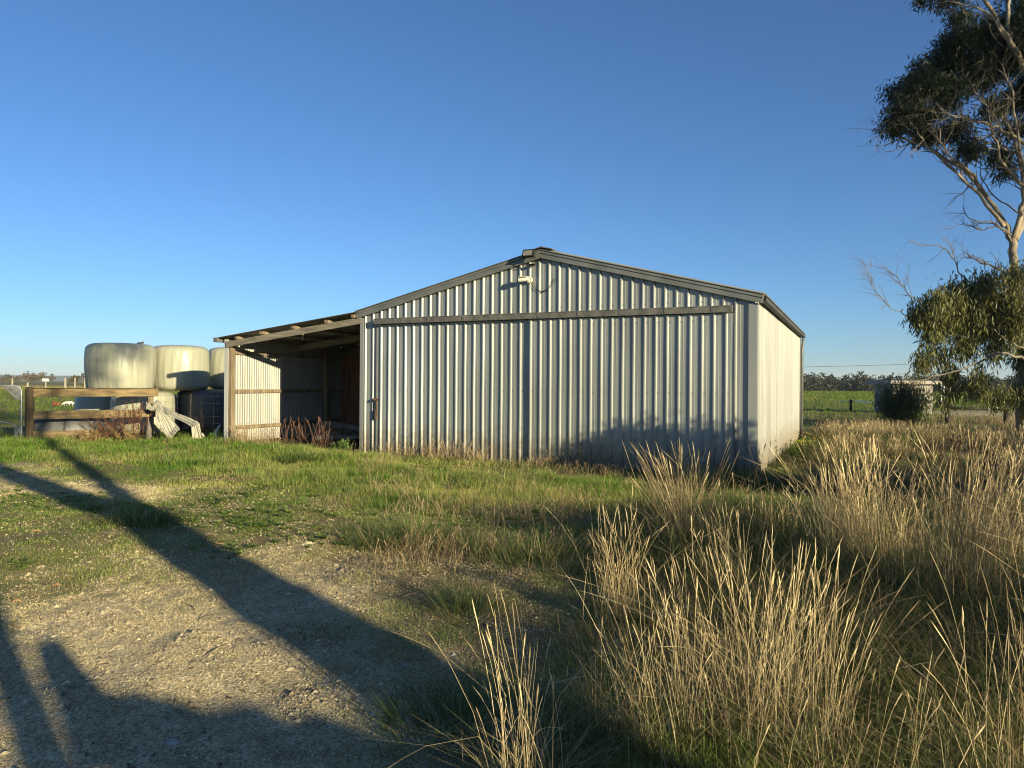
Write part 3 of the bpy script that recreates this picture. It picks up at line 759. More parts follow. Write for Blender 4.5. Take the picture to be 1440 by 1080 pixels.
# animals far out on the grass
def animal(name, x, y, s, lying, mat, lab, rz):
    t = thing(name, (x, y, float(H(x, y))), lab, 'animal', 'small animals on the field', rz=rz)
    me = bpy.data.meshes.new('body'); z0 = .18 if lying else .34
    J = [((-.28, 0, z0 + .06), .10), ((-.12, 0, z0 + .08), .13), ((.08, 0, z0 + .07), .13), ((.22, 0, z0 + .08), .11), ((.32, 0, z0 + (.18 if lying else .0)), .065), ((.40, 0, z0 + (.26 if lying else -.12)), .06), ((.50, 0, z0 + (.22 if lying else -.22)), .035)]
    E = [(i, i + 1) for i in range(6)]
    for bx, par in ((-.26, 0), (.20, 3)):
        for sy in (-1, 1):
            if lying: L_ = [((bx + .05, sy * .11, .08), .05), ((bx + .2, sy * .14, .05), .03)]
            else: L_ = [((bx, sy * .07, z0 - .06), .055), ((bx + (-.03 if bx < 0 else .02), sy * .075, .17), .03), ((bx, sy * .075, .02), .024)]
            p = par
            for q in L_: J.append(q); E.append((p, len(J) - 1)); p = len(J) - 1
    for sy in (-1, 1): J.append(((J[5][0][0] - .03, sy * .09, J[5][0][2] + .05), .02)); E.append((5, len(J) - 1))
    J.append(((-.36, 0, z0 - .02), .02)); E.append((0, len(J) - 1))
    me.from_pydata([tuple(c * s for c in p) for p, r in J], E, [])
    o = bpy.data.objects.new('body', me); COL.objects.link(o); o.parent = t; me.materials.append(mat)
    md = o.modifiers.new('skin', 'SKIN')
    for i, (p, r) in enumerate(J):
        me.skin_vertices[0].data[i].radius = (r * s, r * s)
    me.skin_vertices[0].data[1].use_root = True
    o.modifiers.new('sub', 'SUBSURF').levels = 1; o.modifiers['sub'].render_levels = 2
    return t
animal('grazing_animal', *gp(93.5, 571.5), .52, False, M['hide_white'], 'left of two small white animals grazing beyond the fence', R(200))
animal('grazing_animal', *gp(99, 571.2), .56, False, M['hide_white'], 'right of two small white animals grazing beyond the fence', R(20))
animal('resting_animal', *gp(80, 571.5), .62, True, M['hide_red'], 'small red brown animal lying on grass beyond the fence', R(165))

# distant left: sign, posts
x, y, _ = at(64.5, 540, 100)
sg = thing('field_sign', (x, y, float(H(x, y))), 'white blank board on a post far out in the left field', 'sign')
MB().box(-.05, .05, -.05, .05, -.1, 1.45).build('post', M['far_post'], sg)
MB().box(-.44, .44, -.09, -.06, 1.34, 1.72).build('board', M['sign_white'], sg)
for px, Yd, hh in ((17.5, 105, 1.7), (39, 88, 1.2), (92, 84, 1.75), (105.5, 118, 1.9), (119.5, 112, 2.0)):
    x, y, _ = at(px, 540, Yd)
    o = MB().box(-.075, .075, -.075, .075, -.2, hh).beam((.0, .05, hh * .9), (.0, .16, hh * .9), .05, .05).build('field_post', M['far_post'], None, .01); o.location = (x, y, float(H(x, y)))
    tag(o, 'thin pale post standing far out in the left field', 'post', 'posts in the left field')

# ------------------------------------------------------------------ right: pump house, posts, rail
x, y, _ = at(1270, 560, 40)
ph = thing('pump_house', (x, y, float(H(x, y))), 'small pale hut with flat slab roof behind the weeping bush', 'hut', rz=R(3))
wl = MB().box(-1.08, 1.08, -.9, -.82, -.1, 1.56).box(-1.08, -1.0, -.818, .9, -.1, 1.56).box(1.0, 1.08, -.818, .9, -.1, 1.56).box(-.998, .998, .82, .9, -.1, 1.56)
wl.build('wall', M['concrete'], ph, .01)
MB().box(-1.38, 1.38, -1.2, 1.2, 1.563, 1.75).build('roof', M['concrete'], ph, .015)
dm = MB().box(-.35, .35, -.93, -.905, 0, 1.35).build('door', M['grey_wood'], ph, .005)
MB().box(.24, .30, -.96, -.93, .62, .70).build('handle', M['rust'], dm)
x, y, _ = at(1196.5, 560, 42)
o = MB().tube([(0, 0, -.2), (0.01, 0, .66), (.01, 0, .70)], [.075, .07, .05], 8).beam((0, -.02, .60), (.16, -.02, .58), .04, .06).build('field_post', M['dark_post']); o.location = (x, y, float(H(x, y)))
tag(o, 'short dark post alone in the right green paddock', 'post')
pud = MB(); cx, cy, _ = at(1211, 560, 68)
pud.grid(lambda u, v: (cx + 1.9 * v * math.cos(6.283 * u) * (1 + .2 * math.sin(12.57 * u)), cy + 5.0 * v * math.sin(6.283 * u), float(H(cx, cy)) + .12 - .1 * v), 40, 6)
M['water'] = noise_mat('water', (.03, .035, .04), (.05, .055, .06), 2, rough=.3, bump=.3)
tag(pud.build('puddle', M['water']), kind='structure')
x, y, _ = at(1333, 560, 28.5)
rl = thing('pipe_rail', (x, y, 0), 'low dark rail barrier on posts under the gum tree', 'rail')
for dx in (0, 2.25, 4.5): MB().tube([(dx, .01 * dx, -.2), (dx + .02, 0, .66), (dx + .02, 0, .74)], [.11, .10, .07], 9).build('post', M['dark_post'], rl)
MB().tube([(-.05, -.09, .62), (1.5, -.10, .60), (3.1, -.10, .61), (4.7, -.09, .60)], .055, 9).build('rail', M['dark_post'], rl)
for px, lab in ((1323.6, 'left of two thin pale poles beyond the rail'), (1327.2, 'right of two thin pale poles beyond the rail')):
    x, y, _ = at(px, 560, 55)
    o = MB().tube([(0, 0, -.2), (0, 0, 1.72), (0, 0, 1.78)], [.06, .055, .03], 8).build('pole', M['sign_white']); o.location = (x, y, float(H(x, y))); tag(o, lab, 'pole', 'two pale poles')
# power line
pwr = thing('power_line', (30, 150, 0), 'thin power line crossing the sky right of the shed', 'power line')
A0 = Vector(at(960, 516, 150)) - Vector((30, 150, 0)); B0 = Vector(at(1620, 489, 150)) - Vector((30, 150, 0))
MB().tube([A0.lerp(B0, t) + Vector((0, 0, -1.3 * (1 - (2 * t - 1) ** 2))) for t in [i / 16 for i in range(17)]], .035, 5).build('wire', M['black'], pwr)
for q in (A0, B0): MB().tube([(q.x, q.y, -1), (q.x, q.y, q.z + .3)], [.16, .11], 8).beam((q.x - .0, q.y - 1, q.z - .06), (q.x, q.y + 1, q.z - .06), .1, .1).build('pole', M['dark_post'], pwr)

# ------------------------------------------------------------------ vegetation machinery
def quad_strip(n, rows, k, base=0):
    """faces for n strands, rows rings of k verts; k == 2 ribbons, k > 2 closed tubes"""
    a = np.arange(n)[:, None, None] * rows * k + np.arange(rows - 1)[None, :, None] * k
    j = np.arange(1 if k == 2 else k)[None, None, :]
    j2 = (j + 1) % k
    return np.stack(np.broadcast_arrays(a + j, a + j2, a + k + j2, a + k + j), -1).reshape(-1, 4) + base

def blades(x, y, z, h, w, az, lean, bend, col, rows=3, tipcol=1.15):
    n = len(x); t = np.linspace(0, 1, rows)[None, :]
    dx = np.cos(az)[:, None]; dy = np.sin(az)[:, None]
    off = h[:, None] * (lean[:, None] * t + bend[:, None] * t * t)
    up = h[:, None] * t * (1 - .35 * np.clip(bend, 0, 2)[:, None] * t)
    wd = w[:, None] * .5 * np.where(t < .999, (1 - t) ** .6, .08)
    sa = az + math.pi / 2 + rng.uniform(-.9, .9, n)
    sx = np.cos(sa)[:, None] * wd; sy = np.sin(sa)[:, None] * wd
    cx = x[:, None] + dx * off; cy = y[:, None] + dy * off; cz = z[:, None] + up
    V = np.stack([np.stack([cx - sx, cy - sy, cz], -1), np.stack([cx + sx, cy + sy, cz], -1)], 2).reshape(-1, 3)
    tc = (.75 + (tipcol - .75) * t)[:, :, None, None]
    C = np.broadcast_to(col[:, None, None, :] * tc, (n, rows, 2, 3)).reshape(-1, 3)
    return V, quad_strip(n, rows, 2), C

HT = np.array([0, .28, .55, .78, .84, .875, .90, .93, .96, 1.0])
HR = np.array([1.0, .9, .8, .7, .65, 2.0, 1.6, 2.7, 2.0, .25])
def stems(x, y, z, h, r, az, lean, bend, col, k=3, heads=1.0):
    n = len(x); t = HT[None, :]; rows = len(HT)
    off = h[:, None] * (lean[:, None] * t + bend[:, None] * t ** 2.5)
    up = h[:, None] * (t - .30 * np.abs(bend)[:, None] * t ** 3)
    kz = np.where(t < .6, .0022, .0006); jx = rng.normal(0, 1, (n, rows)) * kz * np.minimum(t * 3, 1); jy = rng.normal(0, 1, (n, rows)) * kz * np.minimum(t * 3, 1)
    cx = x[:, None] + np.cos(az)[:, None] * off + jx; cy = y[:, None] + np.sin(az)[:, None] * off + jy; cz = z[:, None] + up
    hr = np.where(HR[None, :] > 1, 1 + (HR[None, :] - 1) * np.asarray(heads).reshape(-1, 1), HR[None, :])
    rr = r[:, None] * hr
    a = (np.arange(k) / k * 2 * math.pi)[None, None, :] + rng.uniform(0, 6, n)[:, None, None]
    V = np.stack([cx[:, :, None] + rr[:, :, None] * np.cos(a), cy[:, :, None] + rr[:, :, None] * np.sin(a), np.broadcast_to(cz[:, :, None], (n, rows, k))], -1).reshape(-1, 3)
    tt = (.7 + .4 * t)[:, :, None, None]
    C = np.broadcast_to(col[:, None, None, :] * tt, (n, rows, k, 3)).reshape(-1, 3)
    return V, quad_strip(n, rows, k), C

def merge(*parts):
    V = []; Qs = []; C = []; b = 0
    for v, q, c in parts:
        V.append(v); Qs.append(q + b); C.append(c); b += len(v)
    return np.concatenate(V), np.concatenate(Qs), np.concatenate(C)

def polar(n, r0, r1, th0=-44, th1=44, power=1.0):
    th = np.radians(rng.uniform(th0, th1, n)); u = rng.random(n)
    r = (r0 ** power + u * (r1 ** power - r0 ** power)) ** (1 / power)
    return r * np.sin(th), r * np.cos(th)

def lerpc(a, b, t):
    return np.array(a)[None, :] * (1 - t[:, None]) + np.array(b)[None, :] * t[:, None]

def outside(X, Y, m=.02):
    u, v = to_local(X, Y)
    s = (u > -m) & (u < SWID + m) & (v > -m - .16) & (v < SLEN + m)
    l = (u > -LW - .1) & (u < 0) & (v > .25) & (v < LD)
    return ~(s | l)

# ---- green grass near
x, y = polar(1150000, 2.3, 24)
zg, zs, zt, zl_ = zones(x, y)
pn = fbm(x * .9, y * .9, 41); pn2 = fbm(x * 3.3, y * 3.3, 43); pn3 = fbm(x * 1.9 + 7, y * 1.9, 47)
patch = smooth(.38, .60, pn * .5 + pn2 * .5)
dens = (.10 + .75 * patch) * (1 - zs) + zs * (.05 + .75 * smooth(.47, .62, pn2))
dens = np.maximum(dens, zl_ * (.35 + .65 * smooth(.30, .52, pn2)))
dens = dens * (1 - zg) + zg * (.03 + .75 * smooth(.50, .64, pn2 * .6 + pn * .4)) * np.where(zg > .9, .45, 1) + .55 * zg * (1 - zg) * 2
dens = dens * (1 - .4 * zt)
ok = (rng.random(len(x)) < dens) & outside(x, y)
x, y, zg, zs, zt, zl_, pn, pn2, pn3 = [q[ok] for q in (x, y, zg, zs, zt, zl_, pn, pn2, pn3)]
n = len(x); r = np.hypot(x, y)
tuf = smooth(.56, .70, pn3)
tuf = tuf * smooth(7, 10, y + .35 * x)
h = (.014 + .024 * pn2 + .085 * zl_ * smooth(.3, .7, pn) + .05 * zt + .065 * tuf * (1 - zg)) * rng.uniform(.45, 1.5, n) * (1 - .45 * np.maximum(zg, zs))
w = .0036 * np.clip(r / 6.0, .7, 3.8) * rng.uniform(.6, 1.4, n) * (1 + .5 * tuf)
yel = np.clip(.22 + 1.5 * (fbm(x * .7, y * .7, 51) - .45) + .9 * (fbm(x * 2.7, y * 2.7, 53) - .5) + .25 * zs + .25 * zg + rng.normal(0, .2, n) - .15 * zl_ - .2 * tuf, 0, 1)
col = lerpc((.15, .26, .035), (.58, .55, .17), yel) * rng.uniform(.7, 1.25, n)[:, None]
dead = rng.random(n) < (.06 + .30 * zs + .50 * (1 - .6 * zl_) * smooth(.52, .66, fbm(x * 1.4, y * 1.4, 57)))
col[dead] = lerpc((.30, .21, .11), (.60, .48, .27), rng.random(dead.sum())) * rng.uniform(.7, 1.1, dead.sum())[:, None]
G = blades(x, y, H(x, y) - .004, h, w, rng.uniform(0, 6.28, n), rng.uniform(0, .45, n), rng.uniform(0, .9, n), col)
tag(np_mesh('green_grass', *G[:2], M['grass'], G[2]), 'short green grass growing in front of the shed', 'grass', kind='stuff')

m = 2600; cx_, cy_ = polar(m, 6.5, 16, -44, 16); zg, zs, zt, zl_ = zones(cx_, cy_); pk = fbm(cx_ * .9, cy_ * .9, 131)
ok = (rng.random(m) < (1 - zg) * (1 - zt) * smooth(.42, .6, pk)) & outside(cx_, cy_, .1); cx_, cy_ = cx_[ok], cy_[ok]; m = len(cx_); q = 9
sz = np.repeat(rng.uniform(.018, .055, m), q); a_ = np.tile(np.arange(q) * 2 * math.pi / q, m) + rng.uniform(-.3, .3, m * q)
x = np.repeat(cx_, q) + np.cos(a_) * sz * .2; y = np.repeat(cy_, q) + np.sin(a_) * sz * .2
col = np.repeat(lerpc((.07, .14, .025), (.26, .33, .08), rng.random(m)), q, 0)
G = blades(x, y, H(x, y) + .004, sz * rng.uniform(.6, 1.1, m * q), sz * .55, a_, rng.uniform(.8, 1.6, m * q), rng.uniform(.1, .8, m * q), col, 4, 1.1)
tag(np_mesh('broadleaf_weeds', *G[:2], M['grass'], G[2]), 'low broad leafed weeds scattered through the short grass', 'weeds', kind='stuff')

# ---- paddock grass further out
x, y = polar(170000, 17, 230, -43, 43, .55)
zt = smooth(-.3, .5, poly_in(x, y, TALL)); road = poly_in(x, y, [(22, 33), (70, 31), (140, 40), (140, 56), (60, 46), (22, 43)]) > -.5
ok = outside(x, y) & (rng.random(len(x)) < 1 - .5 * zt) & ~road
x, y = x[ok], y[ok]; n = len(x); r = np.hypot(x, y)
yel = np.clip(.3 + 1.2 * (fbm(x * .12, y * .12, 61) - .5) + rng.normal(0, .2, n), 0, 1)
fs = smooth(90, 120, y) * smooth(260, 190, y) * smooth(-10, -40, x)
yel = np.maximum(yel, fs * rng.uniform(.5, 1.5, n))
col = lerpc((.10, .19, .022), (.26, .28, .06), np.clip(yel, 0, 1)); col = np.where((fs > rng.random(n) * 1.4)[:, None], np.array((.34, .28, .13))[None, :], col) * rng.uniform(.75, 1.2, n)[:, None]
h = (.09 + .0012 * r) * rng.uniform(.5, 1.5, n); w = .006 * r / 8 * rng.uniform(.6, 1.4, n)
G = blades(x, y, H(x, y) - .01, h, w, rng.uniform(0, 6.28, n), rng.uniform(0, .5, n), rng.uniform(0, .8, n), col)
tag(np_mesh('paddock_grass', *G[:2], M['grass'], G[2]), 'short green pasture grass across the paddocks beyond the shed', 'grass', kind='stuff')

# ---- undergrowth of the tall zone: arching green and dead leaves
x, y = polar(380000, 2.2, 24)
zt = smooth(-.3, .5, poly_in(x, y, TALL) + (fbm(x * .8, y * .8, 3) - .5) * .8)
pn = fbm(x * .55, y * .55, 71)
ok = (rng.random(len(x)) < zt * (.35 + .65 * smooth(.35, .65, pn))) & outside(x, y)
x, y, pn = x[ok], y[ok], pn[ok]; n = len(x); r = np.hypot(x, y)
u_, v_ = to_local(x, y); near = (u_ > -1) & (u_ < SWID + .9) & (v_ > -1.0) & (v_ < SLEN - 1.5)
h = (.14 + .30 * smooth(.35, .7, pn)) * rng.uniform(.4, 1.3, n) * np.where(near, .45, 1)
w = .0055 * np.clip(r / 5, .7, 4) * rng.uniform(.5, 1.3, n)
dead = rng.random(n) < .14 + .36 * smooth(8, 15, r) + .3 * smooth(.5, .65, fbm(x * 1.2, y * 1.2, 73))
col = lerpc((.028, .062, .014), (.12, .165, .04), rng.random(n))  # green kept extra dark to imitate deep shade between the stems
col[dead] = lerpc((.24, .18, .085), (.46, .36, .19), rng.random(dead.sum()))
G = blades(x, y, H(x, y) - .01, h, w, rng.uniform(0, 6.28, n), rng.uniform(0, .5, n), rng.uniform(.1, 1.5, n), col, 4)
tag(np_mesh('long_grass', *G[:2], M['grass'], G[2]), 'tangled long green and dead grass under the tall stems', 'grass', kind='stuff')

STRAW0, STRAW1 = (.25, .175, .09), (.84, .69, .38)
r0_ = np.hypot
# ---- scattered tall dry stems (stuff): thicker beyond the shed on the right
def dry_stems(name, n, r0, r1, th0, th1, hh, label, thick=.00135, noise_lo=.4, power=1.0, zone=True):
    x, y = polar(n, r0, r1, th0, th1, power)
    zt = smooth(-.1, .7, poly_in(x, y, TALL) + (fbm(x * .8, y * .8, 3) - .5) * .8) if zone else 1.0
    pn = fbm(x * .6, y * .6, 81)
    road = poly_in(x, y, [(22, 33), (70, 31), (140, 40), (140, 56), (60, 46), (22, 43)]) > -.5
    u_, v_ = to_local(x, y); near = (u_ > -1) & (u_ < SWID + 1.1) & (v_ > -1.3) & (v_ < SLEN - 1.5)
    ok = (rng.random(len(x)) < zt * smooth(noise_lo, noise_lo + .22, pn) * np.where(near, .12, 1) * (.35 + .65 * smooth(13, 18, r0_(x, y)))) & outside(x, y, .15) & ~road
    x, y, pn = x[ok], y[ok], pn[ok]; n = len(x); r = np.hypot(x, y)
    h = hh * rng.uniform(.5, 1.2, n) * (.7 + .6 * pn) * (1 - .35 * smooth(18, 30, r)); rad = thick * np.clip(r / 4.5, .85, 2.6) * rng.uniform(.7, 1.3, n)
    col = lerpc(STRAW0, STRAW1, np.clip(rng.random(n) ** 1.3 * .9 + .5 * (fbm(x * .5, y * .5, 83) - .5), 0, 1)) * rng.uniform(.6, .95, n)[:, None]
    G = stems(x, y, H(x, y) - .01, h, rad, rng.uniform(0, 6.28, n), rng.uniform(0, .22, n), rng.uniform(0, .3, n), col, heads=rng.uniform(.1, 1, n))
    tag(np_mesh(name, *G[:2], M['straw'], G[2]), label, 'dry grass', kind='stuff')
dry_stems('dry_grass', 2400, 2.6, 13, -5, 42, .60, 'scattered straw coloured grass stems over the right foreground', noise_lo=.52)
dry_stems('dry_grass_beyond', 62000, 12.5, 48, 14, 43, .44, 'pale dry grass filling the ground beyond the shed corner', noise_lo=.42)

# straw fringe along the shed's front wall and lean-to mouth
n = 5200; u = rng.uniform(-3.2, 8.4, n); v = -.18 - np.abs(rng.normal(0, .38, n)); pk = fbm(u * 1.1, v * 1.0 + 4, 91)
keep = rng.random(n) < (smooth(.42, .62, pk) + .12) * (1 - .65 * smooth(4.5, 6.5, u))
u, v, pk = u[keep], v[keep], pk[keep]; x, y = to_world(u, v); n = len(x)
h = (.10 + .38 * smooth(.45, .7, pk)) * rng.uniform(.4, 1.25, n)
col = lerpc((.27, .18, .085), (.52, .40, .22), rng.random(n))
G1 = stems(x, y, H(x, y) - .01, h, rng.uniform(.002, .0042, n), rng.uniform(0, 6.28, n), rng.uniform(0, .3, n), rng.uniform(0, .4, n), col, heads=rng.uniform(0, .7, n))
n = 9000; u = rng.uniform(-3.4, 8.6, n); v = -.17 - np.abs(rng.normal(0, .35, n)); x, y = to_world(u, v)
col = lerpc((.07, .12, .025), (.24, .25, .08), rng.random(n))
G2 = blades(x, y, H(x, y) - .01, rng.uniform(.04, .22, n) * (1 - .5 * smooth(4.5, 6.5, u)), rng.uniform(.005, .011, n), rng.uniform(0, 6.28, n), rng.uniform(0, .5, n), rng.uniform(0, 1.2, n), col)
G = merge(G1, G2)
tag(np_mesh('wall_fringe_grass', *G[:2], M['straw'], G[2]), 'mixed straw and green grass along the foot of the shed wall', 'grass', kind='stuff')
# rough mixed tufts across the middle ground
n = 7000; x, y = polar(n, 5.5, 13, -12, 18); pk = fbm(x * 1.3, y * 1.3, 95); zg, zs, zt, zl_ = zones(x, y)
keep = rng.random(n) < smooth(.5, .68, pk) * (1 - zg); x, y, pk = x[keep], y[keep], pk[keep]; n = len(x)
col = lerpc((.22, .15, .075), (.46, .36, .20), rng.random(n))
G = stems(x, y, H(x, y) - .01, rng.uniform(.08, .28, n), rng.uniform(.0014, .003, n), rng.uniform(0, 6.28, n), rng.uniform(0, .5, n), rng.uniform(0, .5, n), col, heads=rng.uniform(0, .5, n))
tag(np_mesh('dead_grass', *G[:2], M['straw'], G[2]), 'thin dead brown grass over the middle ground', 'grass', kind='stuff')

# ---- tall clumps of dry grass: things
def clump(px, py, npx, spread, hgt, n, lab, lean=(0, 0), rad=.00135, green=120, heads=1.0, hv=.25, tone=None):
    x0, y0 = gp(px, py); z0 = float(H(x0, y0))
    sx, sy = spread
    n = int(n * 1.12); x = rng.normal(0, sx, n); y = rng.normal(0, sy, n)
    h = hgt * np.clip(rng.normal(1 - hv * .5, hv, n), .35, 1.2)
    az = np.where(rng.random(n) < .55, math.atan2(lean[1], lean[0]) if lean != (0, 0) else 0, rng.uniform(0, 6.28, n))
    ml = math.hypot(*lean)
    ln = np.abs(rng.normal(ml, .07, n)); bd = np.abs(rng.normal(.06, .10, n))
    kink = rng.random(n) < .18; bd[kink] += rng.uniform(.3, .9, kink.sum()); az[kink] = rng.uniform(0, 6.28, kink.sum())
    fall = rng.random(n) < (.08 if n > 70 else 0); ln[fall] += rng.uniform(.25, .65, fall.sum()); az[fall] = rng.uniform(0, 6.28, fall.sum())
    if ml == 0: az = rng.uniform(0, 6.28, n)
    tone = tone or rng.uniform(.36, .55); green = int(green * 1.6); col = lerpc(STRAW0, STRAW1, np.clip(rng.normal(tone, .28, n), 0, 1.1))
    dist = math.hypot(x0, y0); rk = rad * max(.8, dist / 4.5) ** .6
    G1 = stems(x, y, np.full(n, -.03), h, rk * rng.uniform(.6, 1.35, n), az, ln, bd, col, 4 if dist < 5 else 3, np.where(rng.random(n) < .45, .05, rng.uniform(.4, 1.1, n)) * heads)
    m = green; gx_ = rng.normal(0, sx * 1.25, m); gy_ = rng.normal(0, sy * 1.25, m)
    gc = lerpc((.06, .11, .022), (.19, .23, .07), rng.random(m)); dd_ = rng.random(m) < .5; gc[dd_] = lerpc((.28, .21, .10), (.5, .4, .22), rng.random(dd_.sum()))
    G2 = blades(gx_, gy_, np.full(m, -.02), hgt * rng.uniform(.25, .75, m), .0045 * max(.8, dist / 4.5) * rng.uniform(.6, 1.3, m), rng.uniform(0, 6.28, m), rng.uniform(0, .4, m), rng.uniform(.1, 1.4, m), gc, 4)
    # hanging dry leaves part way up the stems
    m = int(n * 1.6); pick = rng.integers(0, n, m); t = rng.uniform(.04, .7, m)
    off = h[pick] * (ln[pick] * t + bd[pick] * t ** 2.5)
    G3 = blades(x[pick] + np.cos(az[pick]) * off, y[pick] + np.sin(az[pick]) * off, h[pick] * t - .03, rng.uniform(.05, .16, m), .0032 * max(.8, dist / 4.5) * rng.uniform(.6, 1.3, m), rng.uniform(0, 6.28, m), rng.uniform(.2, .8, m), rng.uniform(0, 1.6, m), col[pick] * .92, 3)
    t_ = tag(bpy.data.objects.new('grass_clump', None), lab, 'grass clump', 'tall dry grass clumps')
    t_.location = (x0, y0, z0); COL.objects.link(t_)
    np_mesh('stems', *G1[:2], M['straw'], G1[2], parent=t_)
    G = merge(G2, G3); np_mesh('leaves', *G[:2], M['straw'], G[2], parent=t_)
    return t_
clump(742, 1120, 0, (.055, .05), .66, 46, 'tall dry grass clump rising from the bottom edge left of the thicket', (-.07, .03), green=60)
clump(1105, 1035, 0, (.12, .10), .74, 170, 'brightest upright straw clump in the middle right foreground', (.04, 0), green=200, tone=.62)
clump(1000, 1010, 0, (.16, .12), .64, 100, 'loose sunlit straw clump left of the brightest one', (-.05, 0), green=150)
clump(905, 1030, 0, (.13, .10), .58, 55, 'thin green based straw clump at the left of the thicket', (-.12, 0), green=240)
clump(870, 872, 0, (.06, .06), .62, 90, 'narrow reddish straw clump standing alone before the green lawn', (-.02, 0), green=60)
clump(970, 790, 0, (.075, .075), .84, 170, 'tall straw clump leaning left below the shed wall', (-.20, .02), green=80, tone=.30)
clump(1090, 775, 0, (.13, .12), .50, 110, 'broad pale straw clump below the shed right corner', (-.03, 0), green=80, tone=.30)
clump(1018, 842, 0, (.08, .08), .60, 60, 'drooping straw clump behind the brightest clump', (-.10, 0), green=80)
clump(1205, 815, 0, (.125, .11), .93, 300, 'dense pale straw clump right of the shed corner', (-.04, 0), green=110, tone=.62)
clump(1268, 800, 0, (.09, .09), .74, 70, 'thinner straw clump just right of the dense pale one', (.03, 0), green=80)
clump(1350, 880, 0, (.125, .13), 1.02, 230, 'tallest straw clump near the right edge over the dark hollow', (.05, 0), green=200, tone=.30)
clump(1405, 800, 0, (.12, .12), .92, 100, 'brown straw clump behind the tallest one at the right edge', (.06, 0), green=120, tone=.30)
clump(1440, 1130, 0, (.08, .08), .78, 40, 'sparse seeded straw clump in the bottom right corner', (-.03, 0), green=160)
clump(1330, 1100, 0, (.10, .08), .55, 14, 'few thin seed stems in the bottom right foreground', (.02, 0), green=180)
clump(1180, 1090, 0, (.14, .1), .42, 30, 'low tangled straw clump at the bottom of the thicket', (.1, 0), green=240)
clump(955, 668, 0, (.10, .08), .55, 70, 'small straw clump against the shed wall shadow', (.02, 0), green=50)
clump(862, 640, 0, (.16, .06), .62, 36, 'dark thin weed stems against the shed door', (.1, 0), green=30)
clump(1462, 720, 0, (.28, .25), .90, 150, 'messy brown straw clump half out at the right edge', (-.1, 0), green=200, tone=.30)
for px, py, hh in ((1740, 1085, 1.0), (1760, 1025, 1.05), (1775, 975, 1.05), (1790, 930, 1.0), (1930, 1000, 1.1)):
    clump(px, py, 0, (.2, .2), hh, 260, 'tall straw clump off the right edge shading the hollow', (0, 0), green=420)
# green tufts on the gravel side
def tuft(px, py, s, hgt, n, lab, bright=1.0, dry=.25):
    x0, y0 = gp(px, py); x = np.clip(rng.normal(0, 1, n), -1.7, 1.7) * s; y = np.clip(rng.normal(0, 1, n), -1.7, 1.7) * s * .8
    d = np.hypot(x, y) / s; az = np.arctan2(y, x) + rng.normal(0, .7, n)
    c = lerpc((.06, .12, .022), (.19, .25, .07), rng.random(n)) * bright; k = rng.random(n) < dry; c[k] = lerpc((.3, .22, .1), (.5, .4, .22), rng.random(k.sum()))
    dist = math.hypot(x0, y0)
    G = blades(x, y, np.full(n, -.01), hgt * rng.uniform(.4, 1.2, n), .0045 * max(.8, dist / 5) * rng.uniform(.6, 1.3, n), az, np.clip(d * .3, 0, .7), rng.uniform(.1, 1.0, n), c, 4)
    o = np_mesh('grass_tuft', *G[:2], M['grass'], G[2]); o.location = (x0, y0, float(H(x0, y0)))
    tag(o, lab, 'grass tuft', 'green grass tufts on bare ground')
tuft(665, 850, .13, .22, 420, 'upright green grass tuft on gravel nearest the tall thicket')
tuft(590, 762, .26, .30, 900, 'big green grass tuft in the middle of the open ground')
tuft(525, 765, .16, .20, 420, 'smaller green tuft left of the big middle tuft')
tuft(680, 775, .25, .24, 600, 'brownish green tuft right of the big middle tuft', .9, .5)
tuft(205, 735, .22, .20, 700, 'dark green tuft inside the long tree shadow')
tuft(765, 790, .3, .26, 800, 'shaded green tuft at the edge of the dry grass')
tuft(445, 880, .13, .07, 300, 'low flat green tuft in the shadow on gravel', .8)
tuft(440, 650, .22, .24, 700, 'leafy green tuft below the lean-to post', 1.1, .05)
tuft(735, 675, .3, .22, 700, 'green tuft at the foot of the sliding doors')
tuft(660, 1000, .20, .16, 900, 'dark leafy green patch beside the bottom straw clump', .7, .05)

# ---- weeds
def weed(name, px, py, hgt, n, c0, c1, lab, grp, spread=.10, leaf=.05, cat='weed', stemcol=None, dens=26):
    x0, y0 = gp(px, py)
    t_ = tag(bpy.data.objects.new(name, None), lab, cat, grp); COL.objects.link(t_); t_.location = (x0, y0, float(H(x0, y0)))
    x = np.clip(rng.normal(0, 1, n), -1.3, 1.3) * spread * .38; y = np.clip(rng.normal(0, 1, n), -1.3, 1.3) * spread * .38; h = hgt * rng.uniform(.55, 1.1, n); az = rng.uniform(0, 6.28, n); ln = rng.uniform(.05, .45, n); bd = rng.uniform(0, .25, n)
    sc_ = lerpc(stemcol or c0, stemcol or c0, np.zeros(n)) * rng.uniform(.7, 1.2, n)[:, None]
    G1 = stems(x, y, np.full(n, -.03), h, np.full(n, .004), az, ln, bd, sc_, 4, np.zeros(n))
    m = n * dens; p = rng.integers(0, n, m); t = rng.uniform(.25, 1.0, m); off = h[p] * (ln[p] * t + bd[p] * t ** 2.5)
    lx = x[p] + np.cos(az[p]) * off + rng.normal(0, .02, m); ly = y[p] + np.sin(az[p]) * off + rng.normal(0, .02, m)
    G2 = blades(lx, ly, h[p] * t * (1 - .3 * bd[p] * t ** 2) - .03, leaf * rng.uniform(.4, 1.3, m), leaf * .5 * rng.uniform(.4, 1.2, m), rng.uniform(0, 6.28, m), rng.uniform(-.2, 1.5, m), rng.uniform(-.5, 1, m), lerpc(c0, c1, rng.random(m)), 3)
    np_mesh('stems', *G1[:2], M['straw'], G1[2], parent=t_); np_mesh('leaves', *G2[:2], M['grass'], G2[2], parent=t_)
dock0, dock1 = (.13, .05, .03), (.38, .21, .12)
